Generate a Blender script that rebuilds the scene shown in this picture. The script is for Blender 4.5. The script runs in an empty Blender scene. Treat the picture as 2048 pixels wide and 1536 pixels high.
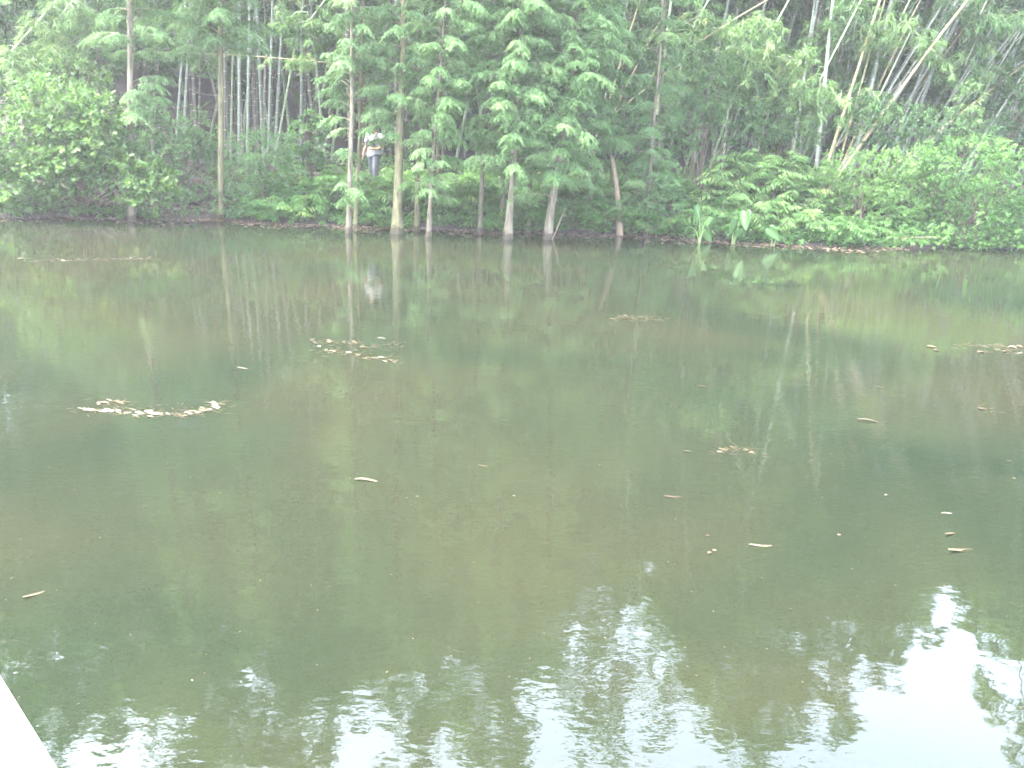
import bpy, bmesh, math
import numpy as np
from mathutils import Vector, noise as mnoise

R = math.radians
rng = np.random.default_rng(11)
scene = bpy.context.scene
COL = scene.collection

# ------------------------------------------------------------------ camera
CAM_H, FPX, PITCH, ROLL = 3.0, 1774.0, R(17.3), R(3.0)
_f = np.array([0, math.cos(PITCH), -math.sin(PITCH)])
_r0 = np.array([1.0, 0, 0]); _u0 = np.cross(_r0, _f)
_r = math.cos(ROLL) * _r0 + math.sin(ROLL) * _u0
_u = -math.sin(ROLL) * _r0 + math.cos(ROLL) * _u0
cam_data = bpy.data.cameras.new('camera')
cam_data.sensor_width = 36.0
cam_data.lens = 36.0 * FPX / 2048.0
cam_data.clip_start = 0.05
cam_data.clip_end = 600.0
cam = bpy.data.objects.new('camera', cam_data)
COL.objects.link(cam)
from mathutils import Matrix
cam.matrix_world = Matrix(((_r[0], _u[0], -_f[0], 0), (_r[1], _u[1], -_f[1], 0), (_r[2], _u[2], -_f[2], CAM_H), (0, 0, 0, 1)))
scene.camera = cam

# ------------------------------------------------------------------ sky, sun, exposure
SUN_EL, SUN_AZ = R(60), R(262)          # azimuth measured from +Y (straight ahead) towards +X
world = bpy.data.worlds.new('World'); scene.world = world; world.use_nodes = True
wn, wl = world.node_tree.nodes, world.node_tree.links
wn.clear()
sky = wn.new('ShaderNodeTexSky'); sky.sky_type = 'NISHITA'; sky.sun_disc = False
sky.sun_elevation = SUN_EL; sky.sun_rotation = SUN_AZ
sky.air_density = 1.0; sky.dust_density = 4.0; sky.ozone_density = 1.0
hs = wn.new('ShaderNodeHueSaturation'); hs.inputs['Saturation'].default_value = 0.65
bg = wn.new('ShaderNodeBackground'); bg.inputs['Strength'].default_value = 0.15
wo = wn.new('ShaderNodeOutputWorld')
wl.new(sky.outputs[0], hs.inputs['Color']); wl.new(hs.outputs[0], bg.inputs['Color']); wl.new(bg.outputs[0], wo.inputs['Surface'])

sd = bpy.data.lights.new('sun', 'SUN'); sd.energy = 1.5; sd.angle = R(12); sd.color = (1.0, 0.97, 0.91)
sun = bpy.data.objects.new('sun', sd); COL.objects.link(sun)
sdir = Vector((math.sin(SUN_AZ) * math.cos(SUN_EL), math.cos(SUN_AZ) * math.cos(SUN_EL), math.sin(SUN_EL)))
sun.rotation_euler = sdir.to_track_quat('Z', 'Y').to_euler()

vs = scene.view_settings
vs.view_transform = 'Standard'; vs.look = 'None'; vs.exposure = 4.95; vs.gamma = 1.0; vs.use_curve_mapping = False
scene.render.engine = 'CYCLES'
cy = scene.cycles
cy.max_bounces = 6; cy.diffuse_bounces = 3; cy.glossy_bounces = 2; cy.transmission_bounces = 4; cy.volume_bounces = 1
cy.transparent_max_bounces = 4
cy.use_denoising = True
cy.sample_clamp_indirect = 6.0
cy.filter_width = 1.7

# ------------------------------------------------------------------ placing helpers
def ray(px, py):
    d = _f * FPX + _r * (px - 1024) + _u * (768 - py)
    return d / np.linalg.norm(d)

def on_water(px, py, z=0.0):
    d = ray(px, py); return np.array([0, 0, CAM_H]) + d * ((z - CAM_H) / d[2])

def at_depth(px, py, y):
    d = ray(px, py); return np.array([0, 0, CAM_H]) + d * (y / d[1])

def unit(v):
    v = np.asarray(v, float); return v / np.maximum(np.linalg.norm(v, axis=-1, keepdims=True), 1e-9)

# ------------------------------------------------------------------ object helpers
def tag(o, label=None, cat=None, group=None, kind=None):
    if label: o['label'] = label
    if cat: o['category'] = cat
    if group: o['group'] = group
    if kind: o['kind'] = kind
    return o

def link(name, me, mat=None, parent=None):
    o = bpy.data.objects.new(name, me); COL.objects.link(o)
    if mat is not None and len(me.materials) == 0: me.materials.append(mat)
    if parent is not None: o.parent = parent
    return o

def empty(name, loc=(0, 0, 0)):
    o = bpy.data.objects.new(name, None); COL.objects.link(o); o.location = loc
    o.empty_display_size = 0.2
    return o

class Geo:
    """collects triangles and quads (numpy) and builds one mesh"""
    def __init__(s): s.v = []; s.t = []; s.q = []; s.c = []; s.n = 0
    def add(s, v, tris=None, quads=None, tint=None):
        v = np.asarray(v, np.float32).reshape(-1, 3)
        if tris is not None and len(tris): s.t.append(np.asarray(tris, np.int32).reshape(-1, 3) + s.n)
        if quads is not None and len(quads): s.q.append(np.asarray(quads, np.int32).reshape(-1, 4) + s.n)
        s.v.append(v); s.n += len(v)
        if tint is None: tint = np.full(len(v), 0.5, np.float32)
        s.c.append(np.asarray(tint, np.float32))
    def mesh(s, name, smooth=False):
        me = bpy.data.meshes.new(name)
        v = np.concatenate(s.v)
        t = np.concatenate(s.t) if s.t else np.zeros((0, 3), np.int32)
        q = np.concatenate(s.q) if s.q else np.zeros((0, 4), np.int32)
        me.vertices.add(len(v)); me.vertices.foreach_set('co', v.ravel())
        loops = np.concatenate([t.ravel(), q.ravel()]).astype(np.int32)
        me.loops.add(len(loops)); me.loops.foreach_set('vertex_index', loops)
        starts = np.concatenate([np.arange(len(t)) * 3, len(t) * 3 + np.arange(len(q)) * 4]).astype(np.int32)
        me.polygons.add(len(starts)); me.polygons.foreach_set('loop_start', starts)
        me.update(calc_edges=True)
        if smooth: me.polygons.foreach_set('use_smooth', np.ones(len(starts), bool))
        a = me.attributes.new('tint', 'FLOAT', 'POINT'); a.data.foreach_set('value', np.concatenate(s.c))
        me.validate()
        return me
    # ---- leaves: P base, D axis, U approximate upper-face normal
    def leaves(s, P, D, U, L, W, tint, droop=0.0, wide=0.38):
        P = np.asarray(P, float); D = unit(D); n = len(P)
        if n == 0: return
        S = unit(np.cross(D, U)); Nn = np.cross(S, D)
        L = np.broadcast_to(np.asarray(L, float), (n,))[:, None]; W = np.broadcast_to(np.asarray(W, float), (n,))[:, None]
        mid = P + D * L * wide + Nn * W * 0.12
        tip = P + D * L - np.array([0, 0, 1.0]) * (L * droop)
        v = np.stack([P, mid + S * W * .5, tip, mid - S * W * .5], 1).reshape(-1, 3)
        q = np.arange(n * 4).reshape(-1, 4)
        s.add(v, quads=q, tint=np.repeat(tint, 4))
    def lances(s, P, D, U, L, W, tint, droop=0.3):
        P = np.asarray(P, float); D = unit(D); n = len(P)
        if n == 0: return
        S = unit(np.cross(D, U)); Z = np.array([0, 0, 1.0])
        L = np.broadcast_to(np.asarray(L, float), (n,))[:, None]; W = np.broadcast_to(np.asarray(W, float), (n,))[:, None]
        a = P + D * L * .33 - Z * L * droop * .08; b = P + D * L * .7 - Z * L * droop * .45; t = P + D * L * .95 - Z * L * droop
        v = np.stack([P, a - S * W * .5, a + S * W * .5, b - S * W * .36, b + S * W * .36, t], 1).reshape(-1, 3)
        k = np.arange(n)[:, None] * 6
        tr = np.concatenate([k + [0, 2, 1], k + [3, 4, 5]]); q = k + [1, 2, 4, 3]
        s.add(v, tris=tr, quads=q, tint=np.repeat(tint, 6))
    def tube(s, pts, rad, sides=6, tint=0.5, flute=None):
        pts = np.asarray(pts, float); m = len(pts); rad = np.broadcast_to(np.asarray(rad, float), (m,))
        tan = unit(np.gradient(pts, axis=0))
        ref = np.array([0.0, 1.0, 0.13]) if abs(tan[:, 2]).mean() > .6 else np.array([0.1, 0.05, 1.0])
        A = unit(np.cross(tan, ref)); B = np.cross(tan, A)
        th = np.linspace(0, 2 * math.pi, sides, endpoint=False)
        rr = rad[:, None] * np.ones(sides)
        if flute is not None: rr = rr * flute(np.arange(m)[:, None], th[None, :])
        v = pts[:, None] + rr[..., None] * (A[:, None] * np.cos(th)[None, :, None] + B[:, None] * np.sin(th)[None, :, None])
        i = np.arange(m - 1)[:, None] * sides; j = np.arange(sides)[None, :]; j2 = (j + 1) % sides
        q = np.stack([i + j, i + j2, i + sides + j2, i + sides + j], -1).reshape(-1, 4)
        s.add(v.reshape(-1, 3), quads=q, tint=np.full(m * sides, tint))
        capv = np.stack([pts[0], pts[-1]]); jj = np.arange(sides)
        s.add(np.concatenate([v[0], v[-1], capv]), tris=np.concatenate([
            np.stack([(jj + 1) % sides, jj, np.full(sides, 2 * sides)], -1),
            np.stack([sides + jj, sides + (jj + 1) % sides, np.full(sides, 2 * sides + 1)], -1)]), tint=np.full(2 * sides + 2, tint))

def bez(a, b, c, n):
    t = np.linspace(0, 1, n)[:, None]
    return (1 - t) ** 2 * a + 2 * t * (1 - t) * b + t ** 2 * c

# ------------------------------------------------------------------ materials
def new_mat(name):
    m = bpy.data.materials.new(name); m.use_nodes = True
    nt = m.node_tree; nt.nodes.clear()
    out = nt.nodes.new('ShaderNodeOutputMaterial')
    return m, nt, nt.nodes, nt.links, out

def ramp(N, stops):
    r = N.new('ShaderNodeValToRGB'); e = r.color_ramp.elements
    while len(e) < len(stops): e.new(0.5)
    for el, (p, c) in zip(e, stops): el.position = p; el.color = (*c, 1)
    return r

LEAF_GAIN = np.array([.60, .72, .70])   # leaf colours tuned to the exposure: darker and cooler than the swatches below
def leaf_mat(name, stops, trans=0.4, tcol=(0.30, 0.42, 0.06), rough=0.5, spec=0.18, gain=None):
    gn = LEAF_GAIN if gain is None else np.array([gain] * 3)
    stops = [(p, tuple(float(x) for x in np.array(c) * gn)) for p, c in stops]; tcol = tuple(float(x) for x in np.array(tcol) * gn)
    m, nt, N, Lk, out = new_mat(name)
    at = N.new('ShaderNodeAttribute'); at.attribute_name = 'tint'
    rp = ramp(N, stops); Lk.new(at.outputs['Fac'], rp.inputs['Fac'])
    pb = N.new('ShaderNodeBsdfPrincipled'); pb.inputs['Roughness'].default_value = rough
    pb.inputs['Specular IOR Level'].default_value = spec
    Lk.new(rp.outputs['Color'], pb.inputs['Base Color'])
    tr = N.new('ShaderNodeBsdfTranslucent')
    mx = N.new('ShaderNodeMix'); mx.data_type = 'RGBA'; mx.blend_type = 'MIX'; mx.inputs[0].default_value = 0.5
    Lk.new(rp.outputs['Color'], mx.inputs[6]); mx.inputs[7].default_value = (*tcol, 1)
    Lk.new(mx.outputs[2], tr.inputs['Color'])
    ms = N.new('ShaderNodeMixShader'); ms.inputs[0].default_value = trans
    Lk.new(pb.outputs[0], ms.inputs[1]); Lk.new(tr.outputs[0], ms.inputs[2]); Lk.new(ms.outputs[0], out.inputs['Surface'])
    return m

def surf_mat(name, stops, scale=(1, 1, 1), nscale=6.0, detail=6, rough=0.8, bump=0.3, bdist=0.01, spec=0.3, dist=0.0, gain=.62, wet=0.0):
    stops = [(p, tuple(x * gain for x in c)) for p, c in stops]
    m, nt, N, Lk, out = new_mat(name)
    tc = N.new('ShaderNodeTexCoord'); mp = N.new('ShaderNodeMapping'); mp.inputs['Scale'].default_value = scale
    Lk.new(tc.outputs['Object'], mp.inputs['Vector'])
    nz = N.new('ShaderNodeTexNoise'); nz.inputs['Scale'].default_value = nscale; nz.inputs['Detail'].default_value = detail
    nz.inputs['Roughness'].default_value = 0.62; nz.inputs['Distortion'].default_value = dist
    Lk.new(mp.outputs[0], nz.inputs['Vector'])
    rp = ramp(N, stops); Lk.new(nz.outputs['Fac'], rp.inputs['Fac'])
    pb = N.new('ShaderNodeBsdfPrincipled'); pb.inputs['Roughness'].default_value = rough; pb.inputs['Specular IOR Level'].default_value = spec
    if wet > 0:                                   # soaked, mud-stained foot of a trunk standing in water, with a ragged upper edge
        sx = N.new('ShaderNodeSeparateXYZ'); Lk.new(tc.outputs['Object'], sx.inputs[0])
        n3 = N.new('ShaderNodeTexNoise'); n3.inputs['Scale'].default_value = 9; Lk.new(tc.outputs['Object'], n3.inputs['Vector'])
        ma = N.new('ShaderNodeMath'); ma.operation = 'MULTIPLY_ADD'; ma.inputs[1].default_value = -.30; Lk.new(n3.outputs['Fac'], ma.inputs[0]); Lk.new(sx.outputs['Z'], ma.inputs[2])
        wr = ramp(N, [(0, (.34, .31, .28)), (.03, (1, 1, 1))]); Lk.new(ma.outputs[0], wr.inputs['Fac'])
        mw = N.new('ShaderNodeMix'); mw.data_type = 'RGBA'; mw.blend_type = 'MULTIPLY'; mw.inputs[0].default_value = wet
        Lk.new(rp.outputs['Color'], mw.inputs[6]); Lk.new(wr.outputs[0], mw.inputs[7]); Lk.new(mw.outputs[2], pb.inputs['Base Color'])
    else:
        Lk.new(rp.outputs['Color'], pb.inputs['Base Color'])
    bp = N.new('ShaderNodeBump'); bp.inputs['Strength'].default_value = bump; bp.inputs['Distance'].default_value = bdist
    Lk.new(nz.outputs['Fac'], bp.inputs['Height']); Lk.new(bp.outputs[0], pb.inputs['Normal'])
    Lk.new(pb.outputs[0], out.inputs['Surface'])
    return m

M = {}
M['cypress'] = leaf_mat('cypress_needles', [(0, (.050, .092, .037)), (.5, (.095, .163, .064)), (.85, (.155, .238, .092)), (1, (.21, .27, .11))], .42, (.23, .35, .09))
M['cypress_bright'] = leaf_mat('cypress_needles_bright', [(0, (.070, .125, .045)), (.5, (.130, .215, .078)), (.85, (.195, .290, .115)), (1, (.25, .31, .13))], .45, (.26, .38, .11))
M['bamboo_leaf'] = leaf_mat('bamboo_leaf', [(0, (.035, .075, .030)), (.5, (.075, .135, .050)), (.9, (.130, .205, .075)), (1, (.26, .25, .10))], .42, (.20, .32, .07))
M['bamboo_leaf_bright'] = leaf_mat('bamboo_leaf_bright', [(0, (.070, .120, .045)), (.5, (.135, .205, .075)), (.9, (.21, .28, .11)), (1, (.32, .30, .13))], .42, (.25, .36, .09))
M['broad_leaf'] = leaf_mat('broad_leaf', [(0, (.028, .062, .020)), (.5, (.062, .118, .034)), (.88, (.110, .180, .046)), (1, (.18, .22, .055))], .36, (.17, .26, .042))
M['dull_leaf'] = leaf_mat('dull_leaf', [(0, (.030, .065, .028)), (.5, (.060, .115, .045)), (.9, (.105, .170, .065)), (1, (.19, .20, .09))], .36, (.18, .30, .06))
M['fern_leaf'] = leaf_mat('fern_leaf', [(0, (.035, .080, .024)), (.5, (.075, .150, .042)), (.9, (.130, .220, .060)), (1, (.22, .27, .08))], .38, (.22, .36, .05))
M['lush_leaf'] = leaf_mat('lush_leaf', [(0, (.052, .100, .030)), (.5, (.105, .180, .055)), (.9, (.165, .250, .080)), (1, (.25, .30, .10))], .38, (.25, .38, .06))
M['taro'] = leaf_mat('taro_leaf', [(0, (.060, .130, .040)), (1, (.125, .225, .070))], .42, (.28, .46, .08), .35, .5)
M['bark'] = surf_mat('cypress_bark', [(.30, (.034, .029, .020)), (.5, (.115, .100, .070)), (.68, (.21, .19, .135))], (2.6, 2.6, .55), 5, 10, .85, 1.0, .03, wet=1.0)
M['bark_moss'] = surf_mat('mossy_bark', [(.32, (.040, .037, .020)), (.5, (.110, .103, .052)), (.68, (.19, .18, .09))], (2.6, 2.6, .55), 5, 10, .85, 1.0, .03, wet=1.0)
M['dead_wood'] = surf_mat('dead_wood', [(.25, (.17, .11, .075)), (.5, (.31, .225, .16)), (.8, (.42, .34, .26))], (7, 7, .7), 5, 8, .8, .6, .02, gain=.45)
M['twig'] = surf_mat('twig_bark', [(.3, (.07, .055, .04)), (.7, (.16, .13, .09))], (1, 1, 1), 12, 4, .85)
M['culm_pale'] = surf_mat('culm_pale', [(.25, (.13, .16, .115)), (.55, (.22, .26, .200)), (.8, (.32, .36, .30))], (3, 3, .5), 4, 5, .5, .1, .005, .4, gain=.52)
M['culm_green'] = surf_mat('culm_green', [(.25, (.12, .17, .085)), (.55, (.20, .26, .14)), (.8, (.30, .34, .22))], (3, 3, .5), 4, 5, .5, .1, .005, .4)
M['culm_tan'] = surf_mat('culm_tan', [(.25, (.28, .22, .10)), (.55, (.42, .34, .17)), (.8, (.52, .45, .26))], (3, 3, .5), 4, 5, .5, .1, .005, .4, gain=.42)
M['culm_olive'] = surf_mat('culm_olive', [(.25, (.20, .19, .07)), (.55, (.31, .29, .12)), (.8, (.40, .38, .19))], (3, 3, .5), 4, 5, .5, .1, .005, .4, gain=.42)
M['culm_dark'] = surf_mat('culm_brown', [(.25, (.09, .075, .06)), (.55, (.16, .14, .11)), (.8, (.24, .21, .17))], (3, 3, .5), 4, 5, .6, .1, .005, .3)
M['node'] = surf_mat('culm_node', [(.3, (.30, .28, .20)), (.7, (.50, .48, .40))], (1, 1, 1), 20, 2, .6)
M['litter'] = leaf_mat('leaf_litter', [(0, (.07, .05, .035)), (.4, (.17, .11, .075)), (.75, (.30, .22, .15)), (1, (.50, .42, .33))], .08, (.3, .2, .1), .7, .2, gain=0.42)
M['dead_pale'] = leaf_mat('dead_leaf_pale', [(0, (.22, .16, .07)), (.45, (.50, .42, .26)), (1, (.80, .74, .60))], .1, (.5, .4, .2), .6, .3, gain=0.16)
M['dead_tan'] = leaf_mat('dead_leaf_tan', [(0, (.26, .17, .07)), (.5, (.40, .29, .14)), (1, (.55, .45, .26))], .1, (.4, .25, .1), .6, .3, gain=0.085)
M['weed'] = leaf_mat('floating_weed', [(0, (.07, .06, .025)), (.5, (.14, .12, .045)), (1, (.22, .19, .07))], .15, (.2, .2, .05), .4, .4, gain=0.15)
M['soil'] = surf_mat('soil', [(.3, (.016, .012, .011)), (.55, (.034, .025, .022)), (.8, (.065, .048, .040))], (1, 1, 1), 2.2, 10, .9, .7, .08)

# ------------------------------------------------------------------ terrain
BANK_PX = [(0, 433), (150, 434), (263, 438), (441, 439), (620, 449), (800, 456), (960, 461), (1100, 465), (1240, 468), (1400, 479), (1530, 488), (1650, 493), (1850, 496), (2048, 496)]
_b = np.array([on_water(*p)[:2] for p in BANK_PX])
_bx = np.concatenate([[-140, -30], _b[:, 0], [24, 140]]); _by = np.concatenate([[10, 16.5], _b[:, 1], [28, 34]])

def bank_y(x): return np.interp(x, _bx, _by) + 0.10 * np.sin(np.asarray(x) * 2.3) + 0.07 * np.sin(np.asarray(x) * 5.1 + 1)

def ground_z(x, y):
    d = y - bank_y(x)
    z = np.interp(d, [-14, -3, -.6, -.05, .05, .35, 1.2, 2.6, 6, 14, 30, 90], [-1.6, -1.0, -.30, -.05, .04, .18, .50, .78, .98, 1.35, 13.5, 16.0])  # steep rear hillside added to close white sky gaps behind the grove
    mound = 0.55 * np.exp(-((x - 11) / 6.0) ** 2) * np.clip((d - .4) / 2.5, 0, 1)
    behind = np.clip((-1.5 - y) / 3.0, 0, 1)
    rough = 0.05 * np.sin(x * 1.7 + y * .9) * np.sin(y * 1.3 - x * .4) * (d > 0)
    return (z + mound + rough) * (1 - behind) + 1.2 * behind

def build_terrain():
    gx = np.concatenate([np.linspace(-118, -22, 16, endpoint=False), np.linspace(-22, 26, 200), np.linspace(26, 118, 16)[1:]])
    gy = np.concatenate([np.linspace(-60, 14, 20, endpoint=False), np.linspace(14, 32, 150), np.linspace(32, 95, 16)[1:]])
    X, Y = np.meshgrid(gx, gy); Z = ground_z(X, Y)
    near = (np.abs(X) < 26) & (Y > 14) & (Y < 32)
    Z = Z + near * 0.03 * rng.standard_normal(Z.shape) * (Y > bank_y(X) + .1)
    nx, ny = len(gx), len(gy)
    i = np.arange(ny - 1)[:, None] * nx; j = np.arange(nx - 1)[None, :]
    q = np.stack([i + j, i + j + 1, i + nx + j + 1, i + nx + j], -1).reshape(-1, 4)
    g = Geo(); g.add(np.stack([X, Y, Z], -1).reshape(-1, 3), quads=q)
    tag(link('ground', g.mesh('ground', True), M['soil']), kind='structure')
build_terrain()

# ------------------------------------------------------------------ water
def water_mat():
    m, nt, N, Lk, out = new_mat('pond_water')
    tc = N.new('ShaderNodeTexCoord')
    pb = N.new('ShaderNodeBsdfPrincipled'); pb.inputs['Roughness'].default_value = 0.02; pb.inputs['IOR'].default_value = 1.5
    # murky water: silty body colour, greener to browner in soft random patches
    n1 = N.new('ShaderNodeTexNoise'); n1.inputs['Scale'].default_value = .22; n1.inputs['Detail'].default_value = 3; n1.inputs['Distortion'].default_value = .6
    Lk.new(tc.outputs['Object'], n1.inputs['Vector'])
    rp = ramp(N, [(.34, (.0052, .0082, .0047)), (.5, (.0080, .0100, .0056)), (.66, (.0106, .0110, .0062))])
    Lk.new(n1.outputs['Fac'], rp.inputs['Fac'])
    # fine suspended specks
    n2 = N.new('ShaderNodeTexNoise'); n2.inputs['Scale'].default_value = 30; n2.inputs['Detail'].default_value = 4
    Lk.new(tc.outputs['Object'], n2.inputs['Vector'])
    r2 = ramp(N, [(.40, (.94, .94, .94)), (.72, (1.06, 1.06, 1.06))]); Lk.new(n2.outputs['Fac'], r2.inputs['Fac'])
    mu = N.new('ShaderNodeMix'); mu.data_type = 'RGBA'; mu.blend_type = 'MULTIPLY'; mu.inputs[0].default_value = 1
    Lk.new(rp.outputs[0], mu.inputs[6]); Lk.new(r2.outputs[0], mu.inputs[7]); Lk.new(mu.outputs[2], pb.inputs['Base Color'])
    # ripples: heights in metres, in wind patches
    def rip(scale, sc, det, amp, rot=0.0):
        mp = N.new('ShaderNodeMapping'); mp.inputs['Scale'].default_value = sc; mp.inputs['Rotation'].default_value = (0, 0, rot)
        Lk.new(tc.outputs['Object'], mp.inputs['Vector'])
        n = N.new('ShaderNodeTexNoise'); n.inputs['Scale'].default_value = scale; n.inputs['Detail'].default_value = det; n.inputs['Roughness'].default_value = .45
        Lk.new(mp.outputs[0], n.inputs['Vector'])
        k = N.new('ShaderNodeMath'); k.operation = 'MULTIPLY'; k.inputs[1].default_value = amp; Lk.new(n.outputs['Fac'], k.inputs[0])
        return k
    a = rip(3.2, (1, 1.5, 1), 2, .0015, .3); b = rip(11, (1, 1.8, 1), 2, .0013, -.35)
    pm = N.new('ShaderNodeTexNoise'); pm.inputs['Scale'].default_value = .35; pm.inputs['Detail'].default_value = 2
    Lk.new(tc.outputs['Object'], pm.inputs['Vector'])
    pr = ramp(N, [(.40, (.12, .12, .12)), (.66, (1, 1, 1))]); Lk.new(pm.outputs['Fac'], pr.inputs['Fac'])
    bm = N.new('ShaderNodeMath'); bm.operation = 'MULTIPLY'; Lk.new(b.outputs[0], bm.inputs[0]); Lk.new(pr.outputs[0], bm.inputs[1])
    ad = N.new('ShaderNodeMath'); ad.operation = 'ADD'; Lk.new(a.outputs[0], ad.inputs[0]); Lk.new(bm.outputs[0], ad.inputs[1])
    bp = N.new('ShaderNodeBump'); bp.inputs['Strength'].default_value = 1; bp.inputs['Distance'].default_value = 1.0
    Lk.new(ad.outputs[0], bp.inputs['Height']); Lk.new(bp.outputs[0], pb.inputs['Normal'])
    Lk.new(pb.outputs[0], out.inputs['Surface'])
    return m
g = Geo(); g.add([(-117, -59, 0), (117, -59, 0), (117, 60, 0), (-117, 60, 0)], quads=[(0, 1, 2, 3)])
tag(link('water', g.mesh('water'), water_mat()), kind='structure')

# ------------------------------------------------------------------ haze volume over the pond, added to imitate the lens veil
def haze():
    m, nt, N, Lk, out = new_mat('haze')
    v = N.new('ShaderNodeVolumePrincipled'); v.inputs['Color'].default_value = (.93, .96, 1.0, 1); v.inputs['Density'].default_value = HAZE
    v.inputs['Anisotropy'].default_value = 0.35
    Lk.new(v.outputs[0], out.inputs['Volume'])
    bm = bmesh.new(); bmesh.ops.create_cube(bm, size=1)
    for q in bm.verts: q.co = Vector((q.co.x * 240, 17.5 + q.co.y * 160, 12.5 + q.co.z * 31))
    me = bpy.data.meshes.new('haze'); bm.to_mesh(me); bm.free()
    tag(link('haze', me, m), kind='stuff')
HAZE = 0.00085
haze()

# ------------------------------------------------------------------ pond cypress trees
def cypress_foliage(g, wood, start, d, length, r, coarse=1.0, hang=1.0):
    """one limb with drooping feathery branchlets"""
    d = unit(d); side = unit(np.cross(d, [0, 0, 1.0])); Z = np.array([0, 0, 1.0])
    end = start + d * length - Z * length * .22
    mid = start + d * length * .55 + Z * length * .13
    pts = bez(start, mid, end, 5)
    wood.tube(pts, np.linspace(.016, .004, 5) * (0.6 + length * .6), 3, r.random())
    nb = max(8, int(length * r.uniform(34, 62) / coarse))
    t = r.uniform(.18, 1.0, nb); sgn = np.where(r.random(nb) < .5, -1, 1)
    p0 = (1 - t)[:, None] ** 2 * start + (2 * t * (1 - t))[:, None] * mid + (t ** 2)[:, None] * end
    bd = unit(d * r.uniform(.25, 1.0, nb)[:, None] + side * (sgn * r.uniform(.1, 1.0, nb))[:, None] + Z * r.uniform(-.15, .35, nb)[:, None])
    bl = r.uniform(.18, .36, nb) * (1.15 - .35 * t) * (0.75 + .3 * length)
    nl = int(8 / math.sqrt(coarse))
    k = np.linspace(.12, 1, nl)
    P = p0[:, None] + bd[:, None] * (bl[:, None] * k)[..., None]
    P = P - Z * (bl[:, None] * .75 * hang * k ** 2)[..., None]
    T = unit(bd[:, None] - Z * (1.5 * hang * k)[None, :, None])
    S = unit(np.cross(T, Z + np.zeros_like(T)))
    base_t = np.clip(r.normal(.52, .22) + r.normal(0, .12, nb), 0, 1)
    for sg in (-1, 1):
        D = unit(T * .5 + S * sg * .7 - Z * .75 * hang + r.normal(0, .18, P.shape))
        Pf = P.reshape(-1, 3); n = len(Pf)
        tint = np.clip(np.repeat(base_t, nl) + r.normal(0, .13, n), 0, 1)
        g.leaves(Pf, D.reshape(-1, 3), unit(np.array([0, 0, 1.0]) + r.normal(0, .5, (n, 3))), r.uniform(.05, .088, n) * coarse, .0175 * coarse, tint)

def cypress(px, py, w_px, top_px, height, spec, seed, label, mat='cypress', bark='bark', flare=1.5, at=None, lean_more=0.0, group='pond cypress trees standing along the water edge'):
    """base pixel, trunk width in px, a pixel the trunk passes higher up; spec: list of (z0, z1, limbs per metre, length, bias angle or None)"""
    r = np.random.default_rng(seed)
    base = on_water(px, py) if at is None else np.array(at, float)
    up = at_depth(top_px[0], top_px[1], base[1] + .1)
    sl = (up - base) / (up[2] - base[2])
    depth = np.linalg.norm(base - [0, 0, CAM_H]); rad = w_px / FPX * depth * .5
    root = empty('pond_cypress', (base[0], base[1], 0))
    tag(root, label, 'tree', group)
    n = 26; z = np.concatenate([[-.35], np.linspace(0, 1, n - 1) ** 1.5 * height])
    wob = r.uniform(0, 6, 4)
    axis = lambda zz: np.stack([sl[0] * zz + .022 * np.sin(zz * .7 + wob[0]) * np.minimum(zz, 1) + .008 * np.sin(zz * 2.3 + wob[1]) * np.minimum(zz, 1), sl[1] * zz + .03 * np.sin(zz * .8 + wob[2]) * np.minimum(zz, 1), zz], -1)
    rr = rad * (0.66 * (1 - np.clip(z, 0, None) / height) ** .75 + .02) * (1 + (flare - 1) * np.exp(-np.clip(z, 0, None) / .38))
    rr = np.maximum(rr, .006)
    ph = r.uniform(0, 6); nf = r.integers(4, 7)
    wood = Geo(); fol = Geo()
    wood.tube(axis(z), rr, 14, .5, flute=lambda m, th: 1 + (.16 * np.exp(-np.clip(z[m], 0, None) / .5)) * np.sin(nf * th + ph) + .05 * np.sin(2 * th + ph + z[m]))
    for (z0, z1, dens, ln, bias) in spec:
        cnt = max(1, int(round((z1 - z0) * dens * (1.0 if z1 <= 6.6 else 1.25)))); ga = r.uniform(0, 6)
        for i in range(cnt):
            zz = z0 + (z1 - z0) * (i + r.random()) / max(cnt, 1)
            ang = ga + i * 2.399 + r.normal(0, .3) if bias is None else r.normal(bias, .55)
            l = ln * r.uniform(.65, 1.3) * (1 if zz < 6 else max(.35, 1 - (zz - 6) / (height - 4)))
            d = np.array([math.cos(ang), math.sin(ang), r.uniform(.05, .5)])
            cypress_foliage(fol, wood, axis(np.array([zz]))[0], d, l, r, 1.0 if zz < 6.6 else 1.9)
    for i in range(7):                            # dead lower twigs
        zz = r.uniform(.5, 4.5); a = r.uniform(0, 2 * PI); l = r.uniform(.15, .55); p = axis(np.array([zz]))[0]; e = p + np.array([math.cos(a) * l, math.sin(a) * l, r.uniform(-.1, .25)])
        wood.tube(bez(p, (p + e) / 2 + [0, 0, .05], e, 4), [.009, .007, .005, .003], 4)
    link('trunk', wood.mesh('cypress_trunk', True), M[bark], root)
    if fol.n: link('crown', fol.mesh('cypress_crown'), M[mat], root)
    return root

PI = math.pi
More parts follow.
